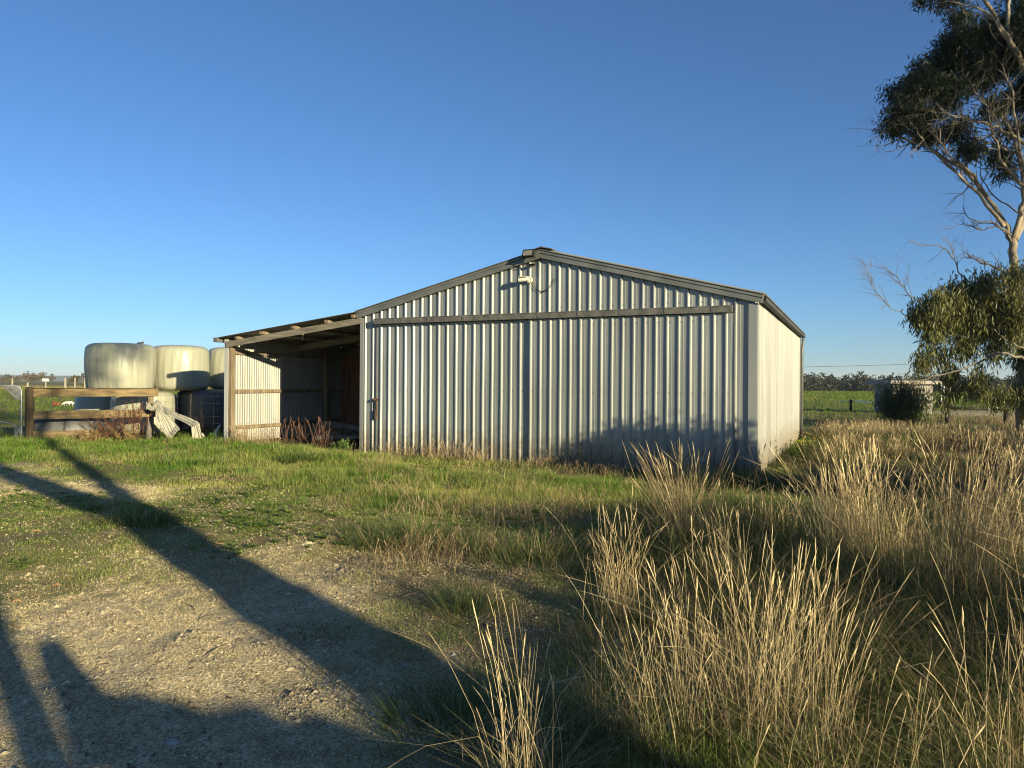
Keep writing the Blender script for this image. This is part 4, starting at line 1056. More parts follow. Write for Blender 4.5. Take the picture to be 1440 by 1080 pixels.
for px, py, hg in ((142, 618, .80), (152, 619, .66), (175, 618.5, .85), (186, 618, 1.0), (197, 617.5, 1.1), (164, 619, .6)):
    weed('dock_weed', px, py, hg, 11, dock0, dock1, 'red brown seeded dock weed growing against the timber fence', 'red dock weeds at the fence', .16, .032, dens=46)
for px, py, hg, lab in ((180, 620, .45, 'tan withered weed under the red docks'), (130, 620, .36, 'straw coloured weed at the left of the docks')):
    weed('withered_weed', px, py, hg, 16, (.30, .20, .09), (.52, .38, .18), lab, 'withered weeds at the fence', .30, .05)
weed('withered_weed', 290, 616, .62, 12, (.10, .065, .04), (.22, .15, .09), 'dark withered weed between plastic and lean-to post', 'withered weeds at the fence', .16, .03)
for px, py, hg, lab in ((412, 622, .62, 'dry reddish twigs at the lean-to mouth, left'), (455, 626, .72, 'dry reddish twigs at the lean-to mouth, right')):
    weed('withered_weed', px, py, hg, 26, (.30, .16, .10), (.48, .32, .20), lab, 'withered weeds at the lean-to', .55, .022, dens=8)
weed('green_weed', 482, 632, .34, 10, (.08, .15, .03), (.2, .27, .08), 'broad leafy green weed at the shed left corner', None, .22, .09)
weed('green_weed', 300, 625, .26, 12, (.07, .14, .02), (.16, .24, .05), 'low leafy green weed beside the lean-to flashing', None, .3, .06)
weed('dark_weed', 1352, 640, .62, 22, (.035, .028, .02), (.10, .075, .05), 'dark dead weed standing in pale grass near the rail', 'dark dead weeds', .30, .035)
weed('dark_weed', 1395, 690, .75, 22, (.06, .045, .03), (.14, .10, .065), 'dark dead weed at the right edge behind straw', 'dark dead weeds', .34, .035)
weed('dark_weed', 1330, 668, .60, 24, (.07, .05, .035), (.17, .12, .08), 'brown dead weed left of the right edge weed', 'dark dead weeds', .34, .035)
weed('dark_weed', 1432, 660, .80, 26, (.055, .04, .03), (.14, .10, .07), 'tall brown dead weed touching the right edge', 'dark dead weeds', .36, .035)
weed('dark_weed', 1230, 640, .36, 14, (.05, .05, .03), (.12, .10, .06), 'low dark weed in dry grass right of the shed', 'dark dead weeds', .3, .035)
weed('dark_weed', 1022, 668, .34, 26, (.20, .14, .09), (.36, .27, .18), 'round dead brown weed at the shed right corner', None, .15, .03)
# ragwort: yellow flowers at the shed's back corner
for px, py, lab in ((1120, 640, 'left ragwort with small yellow flowers beside the shed wall'), (1133, 632, 'right ragwort with small yellow flowers beside the shed wall')):
    weed('ragwort', px, py, .42, 12, (.07, .12, .025), (.17, .22, .06), lab, 'yellow flowered ragworts', .2, .05, cat='flower')
    t_ = COL.objects[-1].parent if COL.objects[-1].parent else None
    n = 14; x = rng.normal(0, .2, n); y = rng.normal(0, .2, n); z = rng.uniform(.36, .52, n); b = MB()
    M.setdefault('yellow', noise_mat('yellow', (.75, .50, .02), (.85, .62, .05), 20, rough=.7))
    for i in range(n): MB().tube([(x[i], y[i], z[i]), (x[i], y[i], z[i] + .012)], [.004, .024], 8).build('flower', M['yellow'], t_)

# ---- stones, sticks, gravel
def stone_arrays(x, y, z, s):
    n = len(x)
    base = np.array([(1, 0, 0), (.55, .75, .1), (-.5, .8, -.05), (-1, .05, .1), (-.45, -.8, 0), (.5, -.75, .05), (.25, .1, .75), (-.25, -.05, .7)])
    f = np.array([(0, 1, 6), (1, 2, 6), (2, 7, 6), (2, 3, 7), (3, 4, 7), (4, 5, 7), (5, 6, 7), (5, 0, 6)])
    B = base[None] * s[:, None, None] * rng.uniform(.65, 1.25, (n, 8, 3)) * np.stack([np.ones(n), rng.uniform(.6, 1, n), rng.uniform(.4, .8, n)], -1)[:, None, :]
    a = rng.uniform(0, 6.28, n)[:, None]; X = B[..., 0] * np.cos(a) - B[..., 1] * np.sin(a); Y = B[..., 0] * np.sin(a) + B[..., 1] * np.cos(a)
    V = np.stack([X + x[:, None], Y + y[:, None], B[..., 2] + z[:, None]], -1).reshape(-1, 3)
    return V, (f[None] + (np.arange(n) * 8)[:, None, None]).reshape(-1, 3)
x, y = polar(230000, 2.2, 15, -44, 12); zg, zs, zt, zl_ = zones(x, y); pn = fbm(x * 2.2, y * 2.2, 101)
ok = rng.random(len(x)) < (zg * (.45 + .55 * smooth(.4, .6, pn)) + zs * .45 * smooth(.42, .6, pn)) * (1 - zt); x, y = x[ok], y[ok]; n = len(x)
s = np.clip(rng.lognormal(-5.2, .65, n), .002, .04) * np.clip(np.hypot(x, y) / 6, .8, 1.6)
V, T = stone_arrays(x, y, H(x, y) - s * .12, s)
def chips(n, r0, r1):
    x, y = polar(n, r0, r1, -44, 14); zg, zs, zt, zl_ = zones(x, y)
    ok = rng.random(n) < np.maximum(smooth(.03, .6, zg) * (1 - .4 * zt), np.maximum(zs * .5, .10 * (1 - zl_))) * (.35 + .65 * smooth(.35, .55, fbm(x * 4, y * 4, 121))); x, y = x[ok], y[ok]; n = len(x)
    s = np.clip(rng.lognormal(-5.5, .35, n), .0022, .009) * np.clip(np.hypot(x, y) / 5, .8, 1.9)
    z = H(x, y) - s * .1; a = rng.uniform(0, 6.28, (n, 1)) + np.arange(4)[None, :] * 1.571 + rng.uniform(-.4, .4, (n, 4)); rr = s[:, None] * rng.uniform(.6, 1.3, (n, 4))
    B = np.concatenate([np.stack([x[:, None] + rr * np.cos(a), y[:, None] + rr * np.sin(a), np.broadcast_to(z[:, None], (n, 4))], -1), np.stack([x + s * rng.uniform(-.4, .4, n), y + s * rng.uniform(-.4, .4, n), z + s * rng.uniform(.6, 1.1, n)], -1)[:, None, :]], 1)
    f = np.array([(0, 1, 4), (1, 2, 4), (2, 3, 4), (3, 0, 4)])
    return B.reshape(-1, 3), (f[None] + (np.arange(n) * 5)[:, None, None]).reshape(-1, 3), np.repeat(lerpc((.17, .13, .07), (.60, .50, .30), np.clip(rng.normal(.45, .25, n), 0, 1)), 5, 0)
c2 = chips(620000, 2.2, 12)
c = np.repeat(lerpc((.20, .155, .09), (.62, .52, .33), np.clip(rng.normal(.45, .25, n), 0, 1)), 8, 0)
M['gravel'] = leaf_mat('gravel', 0.0, .9, 80)
tag(np_mesh('gravel', np.concatenate([V, c2[0]]), np.concatenate([T, c2[1] + len(V)]), M['gravel'], np.concatenate([c, c2[2]])), 'loose pale gravel spread over the drive', 'gravel', kind='stuff')
x, y = polar(26000, 2.3, 14, -44, 14); zg, zs, zt, zl_ = zones(x, y); pn = fbm(x * 1.6, y * 1.6, 111)
ok = rng.random(len(x)) < np.maximum(zg * .35, zs) * smooth(.42, .62, pn); x, y = x[ok], y[ok]; n = len(x)
d = rng.normal(0, 1, (n, 3)); d[:, 2] = rng.uniform(-.1, .12, n); d /= np.linalg.norm(d, axis=1)[:, None]; sd = np.cross(d, (0, 0, 1)) + rng.normal(0, .25, (n, 3)); sd /= np.linalg.norm(sd, axis=1)[:, None]
b = np.stack([x, y, H(x, y) + .004], -1); Lf = rng.uniform(.012, .055, n)[:, None]; Wf = Lf * rng.uniform(.06, .2, n)[:, None]
V = np.stack([b, b + d * Lf * .5 + sd * Wf + np.array((0, 0, .004)), b + d * Lf, b + d * Lf * .5 - sd * Wf], 1).reshape(-1, 3)
tag(np_mesh('leaf_litter', V, np.arange(n * 4).reshape(-1, 4), M['straw'], np.repeat(lerpc((.10, .065, .035), (.46, .36, .22), rng.random(n)), 4, 0)), 'dry leaves and bark flakes littering the bare ground', 'leaf litter', kind='stuff')
for px, py, s, lab in ((574, 917, .035, 'pale flat stone in the shade beside the gravel sun patch'), (248, 1014, .038, 'grey flat stone at the bottom of the drive'), (500, 723, .05, 'whitish stone on the grass in the middle distance'), (700, 800, .03, 'pale stone on the sparse ground near the shadow edge'), (528, 980, .028, 'pale stone near the bottom shadow edge'), (350, 975, .022, 'small pale stone in the lower middle of the drive'), (640, 905, .024, 'small pale stone below the bright gravel heap'), (120, 878, .022, 'small stone on the left of the drive'), (545, 870, .026, 'small pale stone above the flat shaded one'), (660, 730, .03, 'small stone among short grass before the doors')):
    x, y = gp(px, py); V, T = stone_arrays(np.array([0.]), np.array([0.]), np.array([-.004]), np.array([s]))
    b = MB(); b.v = [tuple(v) for v in V]; [b.face(list(map(int, t))) for t in T]
    o = b.build('stone', M['stone'], bevel=s * .12); o.location = (x, y, float(H(x, y))); tag(o, lab, 'stone', 'larger stones on the drive')
sticks = [((285, 912), (330, 890), .006, 'stick', 'curved dark stick on the sunlit gravel'), ((560, 835), (625, 822), .006, 'stick', 'thin stick on the sparse ground by the green tuft'), ((260, 835), (275, 855), .005, 'stick', 'short curved twig on the upper drive'),
          ((280, 860), (305, 845), .005, 'stick', 'short twig right of the curved twig'), ((500, 900), (520, 925), .006, 'stick', 'brown bark strip in the tree shadow'), ((2, 962), (25, 955), .009, 'stick', 'short dark stick at the left edge'),
          ((195, 709), (232, 707), .014, 'orange_bark', 'orange bark strip on the upper track'), ((45, 749), (62, 747), .012, 'orange_bark', 'small orange bark piece on the left lawn'), ((75, 812), (93, 810), .010, 'orange_bark', 'tan bark strip at the left lawn edge'), ((18, 835), (35, 832), .012, 'orange_bark', 'tan bark chip near the left edge'), ((300, 762), (318, 760), .010, 'orange_bark', 'tan bark chip on the grass above the shadow'),
          ((400, 735), (470, 742), .007, 'stick', 'grey stick on bare soil in the middle'), ((330, 905), (335, 880), .004, 'stick', 'tiny twig standing off the curved dark stick')]
for a, c_, r_, mt, lab in sticks:
    r_ *= .55
    x0, y0 = gp(*a); x1, y1 = gp(*c_); pts = []
    for k in range(6):
        t = k / 5; xx, yy = x0 + (x1 - x0) * t, y0 + (y1 - y0) * t; o_ = .10 * math.hypot(x1 - x0, y1 - y0) * math.sin(t * 3.1)
        pts.append((xx + o_ * .5, yy + o_, float(H(xx, yy)) + r_ * .8 + .01 * math.sin(t * 5)))
    tag(MB().tube(pts, [r_ * .6, r_, r_ * .9, r_, r_ * .8, r_ * .4], 7).build('bark_strip' if mt != 'stick' else 'stick', M[mt]), lab, 'bark' if mt != 'stick' else 'stick', 'fallen sticks and bark')

# ------------------------------------------------------------------ trees
def leaves_np(c, n_per, size, wid, spread, c0, c1, droop=.75):
    """hanging leaves in sprays round the centres c (k,3)"""
    k = len(c); n = k * n_per; b = np.repeat(c, n_per, 0) + rng.normal(0, 1, (n, 3)) * np.array(spread)[None, :]
    d = rng.normal(0, 1, (n, 3)); d[:, 2] = d[:, 2] * .5 - droop * 1.8; d /= np.linalg.norm(d, axis=1)[:, None]
    s = np.cross(d, rng.normal(0, 1, (n, 3))); s /= np.linalg.norm(s, axis=1)[:, None]
    L = size * rng.uniform(.6, 1.3, n)[:, None]; Wd = wid * rng.uniform(.7, 1.3, n)[:, None]
    nn = np.cross(d, s)
    V = np.stack([b, b + d * L * .4 + s * Wd * .5, b + d * L + nn * L * .15, b + d * L * .4 - s * Wd * .5], 1).reshape(-1, 3)
    Q = np.arange(n * 4).reshape(-1, 4)
    sprayt = np.repeat(rng.random(k), n_per); col = lerpc(c0, c1, np.clip(sprayt * .6 + rng.random(n) * .4, 0, 1))
    return V, Q, np.repeat(col, 4, 0)

def wiggle(pts, r0, r1, amp=.04, sub=4, seed=0):
    rr = random.Random(seed); P_ = [Vector(p) for p in pts]; out = []
    m = len(P_)
    for i in range(m - 1):
        p0 = P_[max(i - 1, 0)]; p1 = P_[i]; p2 = P_[i + 1]; p3 = P_[min(i + 2, m - 1)]
        for k in range(sub):
            t = k / sub
            q = .5 * ((2 * p1) + (p2 - p0) * t + (2 * p0 - 5 * p1 + 4 * p2 - p3) * t * t + (3 * p1 - p0 - 3 * p2 + p3) * t ** 3)
            out.append(q + Vector((rr.gauss(0, amp), rr.gauss(0, amp), rr.gauss(0, amp))) * (0 if (i == 0 and k == 0) else 1))
    out.append(P_[-1])
    n = len(out); rad = [r0 + (r1 - r0) * (k / (n - 1)) ** .8 for k in range(n)]
    return out, rad

def twigs(mb, pts, rad, n, length, seed, depth=2, up=.25, bias=None):
    rr = random.Random(seed); ends = []
    for _ in range(n):
        i = rr.randint(max(1, len(pts) // 4), len(pts) - 1); p = pts[i]; r = min(rad[i] * .65, .02)
        d = (pts[i] - pts[i - 1]).normalized(); s = Vector((rr.gauss(0, 1), rr.gauss(0, 1), rr.gauss(0, 1) + up)).normalized()
        if bias: s = (s + Vector(bias)).normalized()
        d = (d * .8 + s * .9).normalized(); L = length * rr.uniform(.5, 1.2)
        q = [p]; 
        for k in range(4):
            d = (d + Vector((rr.gauss(0, .22), rr.gauss(0, .22), rr.gauss(0.06, .22)))).normalized(); q.append(q[-1] + d * L / 4)
        rs = [r, r * .85, r * .7, r * .55, r * .4]
        mb.tube(q, rs, 5, False); ends.append(q[-1])
        if depth > 1: ends += twigs(mb, q, rs, 3, L * .5, rr.randint(0, 10 ** 6), depth - 1, up, bias)
    return ends

TY = 24.0
TB = Vector((*gp(1437, 603), 0)); TB.y = TY; TB.x = (1437 - 720) / F * TY
gum = thing('gum_tree', TB, 'tall gum tree with pale limbs and dark crown at right edge', 'tree')
def T_(px, py, dy=0.0): return Vector(at(px, py, TY + dy)) - TB
limbs = [
    ('trunk', [(1437, 606, 0), (1435, 560, 0), (1438, 500, 0), (1433, 430, 0), (1427, 380, 0), (1422, 335, 0)], .18, .12, 'bark_pale'),
    ('limb', [(1410, 318, -.1), (1384, 285, -.2), (1352, 252, -.3), (1310, 214, -.3), (1285, 180, -.3), (1270, 160, -.3)], .07, .01, 'bark_pale'),
    ('limb', [(1436, 260, -.5), (1412, 232, -.7), (1396, 190, -.8), (1384, 150, -.8), (1360, 112, -.8)], .06, .012, 'bark_pale'),
    ('limb', [(1446, 300, -.4), (1440, 250, -.8), (1426, 170, -1.0), (1416, 120, -1.0), (1405, 90, -1.0)], .06, .014, 'bark_pale'),
    ('limb', [(1420, 330, -.3), (1398, 318, -.6), (1376, 322, -.7), (1352, 316, -.7), (1334, 322, -.7)], .03, .005, 'twig'),
    ('limb', [(1422, 338, 0), (1404, 300, .2), (1376, 264, .4), (1338, 228, .3), (1292, 203, .1), (1256, 191, 0), (1230, 182, -.1)], .095, .01, 'bark_pale'),
    ('limb', [(1386, 276, .3), (1360, 240, -.3), (1335, 222, -.5), (1322, 200, -.6), (1314, 172, -.6)], .06, .01, 'bark_pale'),
    ('limb', [(1422, 338, 0), (1436, 292, -.2), (1436, 250, -.3), (1426, 205, -.3), (1408, 170, -.2), (1388, 143, 0), (1362, 130, .2)], .10, .016, 'bark_pale'),
    ('limb', [(1452, 215, -.6), (1424, 192, -.8), (1392, 178, -.9), (1350, 166, -.8), (1315, 157, -.7), (1284, 150, -.7)], .07, .01, 'bark_pale'),
    ('limb', [(1427, 215, -.3), (1400, 205, -.6), (1375, 195, -.8), (1352, 180, -.9)], .05, .012, 'bark_pale'),
    ('limb', [(1424, 338, 0), (1446, 290, .2), (1475, 220, .3), (1464, 150, 0), (1440, 102, -.6), (1418, 60, -.9), (1398, 28, -1.0), (1378, -6, -1.1), (1350, -30, -1.1)], .13, .045, 'bark_pale'),
    ('limb', [(1430, 82, -.8), (1416, 45, -.6), (1414, 8, -.4), (1418, -30, -.3)], .09, .04, 'bark_pale'),
    ('limb', [(1412, 55, -.9), (1390, 22, -1.2), (1362, 8, -1.3), (1330, 2, -1.3)], .045, .008, 'bark_pale'),
    ('limb', [(1428, 420, 0), (1400, 400, -.3), (1358, 395, -.6), (1340, 368, -.7), (1326, 348, -.7), (1300, 345, -.7), (1274, 341, -.7)], .035, .005, 'twig'),
    ('limb', [(1424, 395, 0), (1396, 376, -.2), (1372, 366, -.3), (1352, 350, -.3)], .05, .006, 'twig'),
    ('limb', [(1430, 450, 0), (1380, 440, .2), (1320, 430, .3), (1282, 420, -.4), (1268, 398, -1.1), (1244, 378, -1.1), (1212, 370, -1.1)], .035, .004, 'twig'),
    ('limb', [(1340, 438, .3), (1300, 450, 0), (1270, 442, -.9), (1246, 428, -1.3), (1228, 404, -1.3), (1222, 388, -1.3)], .024, .004, 'twig'),
    ('limb', [(1448, 505, -.8), (1420, 500, -1.2), (1398, 496, -1.5), (1380, 507, -1.6)], .06, .012, 'twig'),
    ('limb', [(1448, 492, -.5), (1420, 482, -1.0), (1398, 466, -1.3), (1372, 456, -1.6)], .045, .01, 'twig'),
    ('limb', [(1400, 500, -1.2), (1350, 520, -1.4), (1312, 528, -1.5), (1296, 537, -1.5), (1276, 533, -1.5)], .035, .005, 'twig'),
    ('limb', [(1432, 300, 0), (1406, 285, .3), (1385, 262, .4), (1376, 240, .4), (1378, 215, .4)], .03, .006, 'twig'),
    ('limb', [(1425, 345, 0), (1400, 315, -.4), (1372, 312, -.5), (1350, 300, -.5), (1328, 300, -.5)], .035, .005, 'twig'),
]
tw = MB()
for i, (nm, pts, r0, r1, mt) in enumerate(limbs):
    p, rd = wiggle([T_(*q) for q in pts], r0, r1, .02 if r0 > .1 else .025, 4, i)
    MB().tube(p, rd, 9 if r0 > .05 else 6).build(nm, M[mt], gum)
    if i in (1, 2, 3, 5, 6, 7, 8, 9, 12): twigs(tw, p, rd, 24, 1.0, i * 7 + 1, 2, .1)
    if i in (13, 14, 4): twigs(tw, p, rd, 14, .7, i * 7 + 1, 2, .2)
    if i in (15, 16): twigs(tw, p[8:], rd[8:], 26, .75, i * 7 + 1, 2, .35, (-.5, 0, .25))
    if i in (19, 20, 21): twigs(tw, p, rd, 8, .6, i * 7 + 1, 2, .1)
tw.build('twigs', M['twig'], gum)
UP = [(1252, 178, 20, 13), (1262, 150, 20, 12), (1258, 128, 18, 10), (1288, 122, 26, 20), (1288, 160, 26, 20), (1300, 190, 20, 14), (1320, 92, 26, 24), (1328, 130, 30, 26), (1348, 60, 30, 26), (1385, 50, 30, 30), (1372, 98, 32, 30), (1420, 70, 30, 40), (1436, 132, 24, 26), (1362, 208, 18, 14), (1342, 178, 20, 16), (1404, 218, 16, 14), (1412, 240, 10, 9), (1442, 28, 30, 36), (1330, 1, 22, 6), (1296, -4, 14, 5), (1395, 150, 18, 16), (1345, 25, 18, 10), (1290, 95, 14, 9), (1428, 180, 16, 14),
      (1485, 60, 45, 60), (1510, 150, 50, 45), (1470, -40, 70, 40), (1400, -55, 60, 30), (1560, 60, 55, 70), (1500, 230, 45, 35)]
LOW = [(1296, 440, 15, 17), (1320, 420, 18, 13), (1350, 406, 18, 12), (1394, 393, 22, 13), (1430, 390, 22, 16), (1306, 462, 18, 20), (1340, 445, 30, 28), (1380, 440, 30, 32), (1422, 440, 28, 34), (1316, 500, 9, 12), (1334, 522, 12, 13), (1356, 486, 18, 15), (1402, 494, 14, 11), (1438, 500, 16, 22), (1336, 546, 12, 9), (1366, 548, 18, 11), (1408, 556, 16, 10), (1440, 552, 16, 14), (1326, 566, 6, 7), (1372, 528, 9, 8),
       (1480, 420, 40, 45), (1500, 500, 45, 45), (1480, 560, 38, 26), (1530, 420, 40, 45)]
def crown(lst, per, seedd, size, wid, n_per, dfac=1.1, dsh=0.0):
    cs = []
    for (px, py, rx, ry) in lst:
        k = int(per * rx * ry / 500) + 3
        q = rng.normal(0, 1, (k, 3)); q /= np.linalg.norm(q, axis=1)[:, None]; q *= (rng.random(k) ** .5)[:, None]
        cdy = rng.normal(0, .5) + dsh; c0 = T_(px, py, cdy); s_ = TY / F
        cs.append(np.array(c0)[None, :] + q * np.array((rx * s_, (rx + ry) / 2 * s_ * dfac, ry * s_))[None, :])
    return np.concatenate(cs)
g0, g1 = (.020, .030, .015), (.055, .07, .03)
cu = crown(UP, 82, 1, .15, .03, 14); A_ = leaves_np(cu, 22, .19, .038, (.13, .13, .14), g0, g1)
np_mesh('crown', A_[0], A_[1], M['leaf'], A_[2], parent=gum)
LOW = [(a + random.uniform(-5, 5), b + random.uniform(-4, 4), c * random.uniform(.75, 1.05), d * random.uniform(.7, 1.0)) for a, b, c, d in LOW] + [(1385, 462, 20, 18)] + [(q_, random.uniform(395 + (1430 - q_) * .2, 520), 6, 13) for q_ in [random.uniform(1288, 1430) for _ in range(20)]]
cl = crown(LOW, 64, 2, .15, .03, 14, 1.1, -.75); B_ = leaves_np(cl, 22, .22, .040, (.13, .13, .20), (.018, .026, .011), (.27, .26, .085), 1.2)  # wide dark-to-yellow tints paint sunlit patches into the leaves
np_mesh('lower_foliage', B_[0], B_[1], M['leaf'], B_[2], parent=gum)

# weeping bush before the hut
bx, by = gp(1266, 597)
bush = thing('weeping_bush', (bx, by, float(H(bx, by))), 'round weeping green bush standing in front of the hut', 'bush')
bs = MB(); cs = []
for k in range(36):
    a = rng.uniform(0, 6.28); r_ = rng.uniform(.1, .84); hgt = rng.uniform(1.0, 1.95) * (1 - .24 * r_)
    p = [Vector((0, 0, 0)), Vector((r_ * .3 * math.cos(a), r_ * .3 * math.sin(a), hgt * .55)), Vector((r_ * .75 * math.cos(a), r_ * .75 * math.sin(a), hgt)), Vector((r_ * 1.05 * math.cos(a), r_ * 1.05 * math.sin(a), hgt * .75))]
    q, rd = wiggle(p, .03, .004, .02, 4, k); bs.tube(q, rd, 5, False)
    for t in range(17):
        i = rng.integers(6, len(q)); cs.append(np.array(q[i]) + rng.normal(0, .13, 3) - np.array((0, 0, rng.uniform(0, .75) * hgt)) * (rng.random() < .75))
cs = np.array(cs); cs[:, 2] = np.clip(cs[:, 2], .12, 2.0)
bs.build('stems', M['bark_dark'], bush)
A_ = leaves_np(cs, 15, .16, .022, (.09, .09, .13), (.05, .07, .025), (.17, .20, .065), 1.6); np_mesh('foliage', A_[0], A_[1], M['leaf'], A_[2], parent=bush)
bx, by = gp(1303, 588)
o_ = thing('small_bush', (bx, by, float(H(bx, by))), 'small leafy bush just right of the hut wall', 'bush')
cs = rng.normal(0, 1, (40, 3)) * np.array((.2, .2, .35)) + np.array((0, 0, .75)); cs[:, 2] = np.clip(cs[:, 2], .1, 1.5)
A_ = leaves_np(cs, 14, .15, .025, (.07, .07, .1), (.035, .05, .018), (.12, .13, .04), 1.4); np_mesh('foliage', A_[0], A_[1], M['leaf'], A_[2], parent=o_)
MB().tube([(0, 0, 0), (.02, 0, .5), (0, .02, 1.0)], [.03, .02, .008], 6).build('stem', M['bark_dark'], o_)

# trees outside the frame whose shadows fall into it
def shade_tree(name, base, trunks, clumps, lab, per=60, leafs=.16):
    t = thing(name, (base[0], base[1], 0), lab, 'tree')
    for i, (pts, r0, r1) in enumerate(trunks):
        q, rd = wiggle(pts, r0, r1, .015, 4, i + 50); MB().tube(q, rd, 12).build('trunk' if i == 0 else 'limb', M['bark_pale'], t)
    cs = []
    for (x, y, z, r) in clumps:
        q = rng.normal(0, 1, (int(per * r * r) + 4, 3)); q /= np.linalg.norm(q, axis=1)[:, None]; q *= (rng.random(len(q)) ** .45)[:, None]
        cs.append(np.array((x, y, z))[None, :] + q * r)
    if cs:
        A = leaves_np(np.concatenate(cs), 16, leafs, .045, (.16, .16, .16), g0, g1); np_mesh('crown', A[0], A[1], M['leaf'], A[2], parent=t)
    return t
px_, py_ = .771, .637                     # across the sun direction
def ac(o, z, a=0.0): return (px_ * o - SX * a, py_ * o - SY * a, z)
shade_tree('gum_tree', (4.7, -2.66), [([ac(0, -.2), ac(.02, 1.3), ac(0, 2.6), ac(-.35, 3.4), ac(-.75, 4.2), ac(-1.3, 5.6), ac(-1.6, 7)], .37, .12), ([ac(0, 2.4), ac(.2, 3.2), ac(.42, 4.3), ac(.65, 5.6), ac(1.0, 7.0)], .20, .08), ([ac(0, 2.7), ac(-1.0, 4.6, -1), ac(-2.5, 6.4, -2)], .12, .05)],
           [(*ac(1.92, 7.95), .55), (*ac(2.35, 8.1), .45), (*ac(2.85, 7.9), .4), (*ac(2.0, 7.2), .4), (*ac(.15, 5.9), .45), (*ac(.9, 6.2), .5), (*ac(1.5, 6.3), .4), (*ac(.2, 6.2), .5), (*ac(-.7, 6.6), .7), (*ac(1.1, 8.6), 1.3), (*ac(-1.5, 8.6), 1.6), (*ac(0, 10), 1.8), (*ac(-2.6, 7.4, -2), 1.2)], 'forked gum tree behind the viewpoint casting the long shadow', 60)
shade_tree('young_gum_tree', (4.05, -4.2), [([ac(0, -.2), ac(.03, 1.2), ac(0, 2.6), ac(-.1, 4.5), ac(-.3, 6.5)], .13, .06)], [(*ac(-.5, 7), 1.0), (*ac(.3, 7.8), 1.0)], 'young gum tree behind the viewpoint at left', 26)
shade_tree('gum_tree', (20.5, 15.5), [([(0, 0, -.2), (.1, 0, 3), (-.2, .1, 6), (.3, 0, 9), (0, 0, 12)], .4, .15)], [(-1.5, -.5, 13, 2.2), (1.0, .8, 13.5, 2.4), (-.2, 0, 15.5, 2.4), (2.6, 1, 11, 2.0), (-2.6, -1.5, 10.8, 1.7), (.5, .5, 10, 1.8), (-4, -2.5, 12.5, 1.8), (3.5, 2.5, 14, 2.2), (1, .5, 7.4, 1.2)], 'second tall gum tree off the right side of the view', 40, .2)
def shade_bush(x, y, parts, lab, per=240):
    shade_tree('round_bush', (x, y), [([(0, 0, -.1), (.03, 0, .5), (0, .02, .9)], .05, .02)], parts, lab, per, .12)
for bx_, by_, k, lab in ((6.85, 7.3, 0, 'first'), (7.95, 6.8, .05, 'second'), (9.05, 6.3, -.25, 'third')):
    shade_bush(bx_, by_, [(0, 0, 1.65 + k, .62), (.45, -.2, 1.35, .6), (-.4, .2, 1.45 + k, .6), (0, 0, .8, .8)], lab + ' round bush in the row off the right edge', 420)
lg = thing('added_shade_log', (3.1, -1.7, 0), 'unseen log with upright stub, added behind the viewpoint to cast a shadow', 'log')  # unseen log, added and shaped to cast the shadow over the lower drive
q, rd = wiggle([ac(-.66, 1.02), ac(-.2, .90), ac(.2, .78), ac(.7, .66), ac(1.05, .6)], .46, .42, .02, 4, 77)
MB().tube(q, rd, 20).build('trunk', M['bark_pale'], lg)
MB().tube([ac(-.64, 1.3), ac(-.65, 1.5), ac(-.66, 1.68)], [.12, .10, .07], 10).tube([ac(-.3, .8), ac(-.35, .35, .3), ac(-.3, -.1, .5)], [.16, .13, .1], 10).build('added_shade_stub', M['bark_pale'], lg)
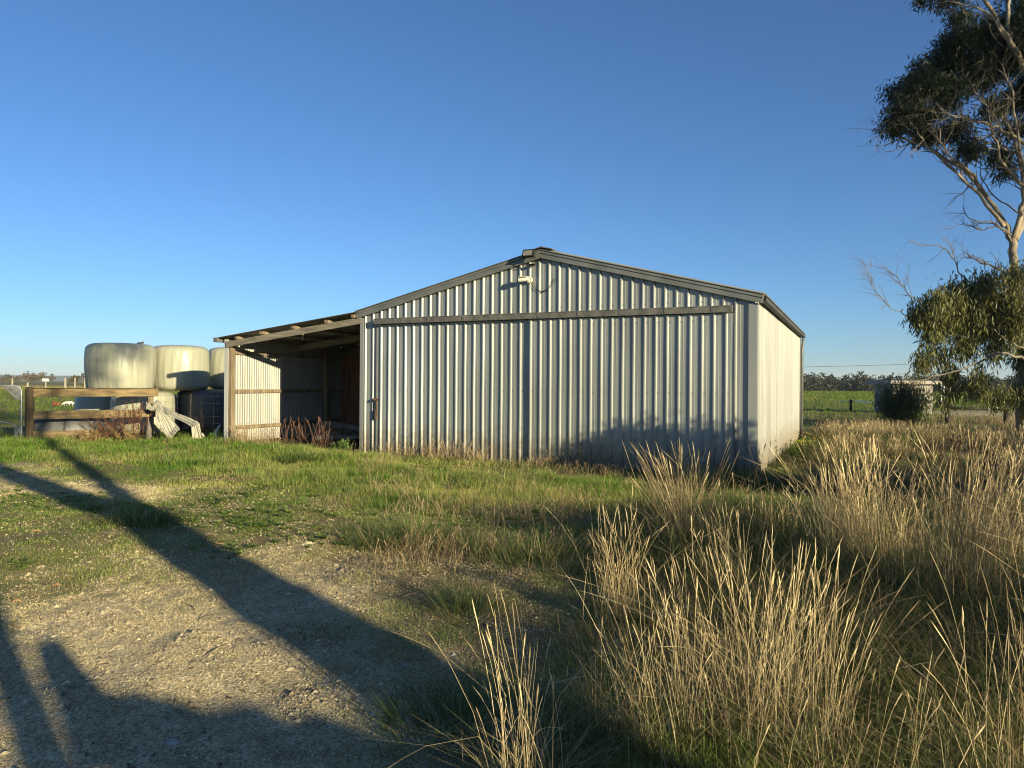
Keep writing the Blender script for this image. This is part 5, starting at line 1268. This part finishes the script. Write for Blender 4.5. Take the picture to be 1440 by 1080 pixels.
# ------------------------------------------------------------------ far woods (read as one mass)
def wood(name, px0, px1, Y0, Y1, hgt, n, c0, c1, lab, zoff=0, size=1.0, per=60):
    cs = []; trunks = MB()
    for _ in range(n):
        Yd = random.uniform(Y0, Y1); px = random.uniform(px0, px1); x = (px - 720) / F * Yd; h = hgt * random.uniform(.65, 1.15); z = float(H(x, Yd))
        q = rng.normal(0, 1, (per, 3)); q /= np.linalg.norm(q, axis=1)[:, None]; q *= (rng.random(per) ** .4)[:, None]
        q[:, 0] *= h * .32; q[:, 1] *= h * .32; q[:, 2] = q[:, 2] * h * .40 + h * .6
        cs.append(q + np.array((x, Yd, z))[None, :])
    c = np.concatenate(cs)
    A = leaves_np(c, 4, size * 1.6, size * 1.0, (size * .5,) * 3, c0, c1, .2)
    return tag(np_mesh(name, A[0], A[1], M['wood_far'], A[2]), lab, 'wood', kind='stuff')
wood('far_wood', 1080, 1620, 330, 430, 11.5, 260, (.022, .027, .017), (.06, .065, .04), 'dark bushland along the horizon right of the shed', size=.8, per=70)
wood('far_trees', -200, 75, 420, 640, 6.0, 70, (.07, .06, .04), (.16, .13, .085), 'brownish tree belt along the left horizon', size=.7, per=40)
wood('far_trees_near_bales', 98, 330, 260, 420, 5.0, 42, (.06, .05, .035), (.14, .11, .075), 'brownish scrub on the horizon behind the bales', size=.5, per=40)
wood('horizon_trees', -300, 330, 700, 1000, 7.0, 90, (.05, .055, .04), (.10, .10, .07), 'thin dark line of trees under the left hills', size=1.0, per=26)

# ------------------------------------------------------------------ haze: far things fade a little
hz = MB()
hb_ = 9400.0
for (x, y, z) in ((-hb_, -hb_, -14), (hb_, -hb_, -14), (hb_, hb_, -14), (-hb_, hb_, -14), (-hb_, -hb_, 75), (hb_, -hb_, 75), (hb_, hb_, 75), (-hb_, hb_, 75)): hz.v.append((x, y, z))
for q in ((0, 3, 2, 1), (4, 5, 6, 7), (0, 1, 5, 4), (1, 2, 6, 5), (2, 3, 7, 6), (3, 0, 4, 7)): hz.face(list(q))
hm = bpy.data.materials.new('haze'); hm.use_nodes = True; hn = hm.node_tree; hn.nodes.clear()
ho = hn.nodes.new("ShaderNodeOutputMaterial"); hv = hn.nodes.new("ShaderNodeVolumePrincipled")
hv.inputs['Color'].default_value = (.80, .90, 1, 1); hv.inputs['Density'].default_value = .00011; hv.inputs['Anisotropy'].default_value = 0.0
hn.links.new(hv.outputs[0], ho.inputs['Volume'])
tag(hz.build('haze', hm), kind='stuff')
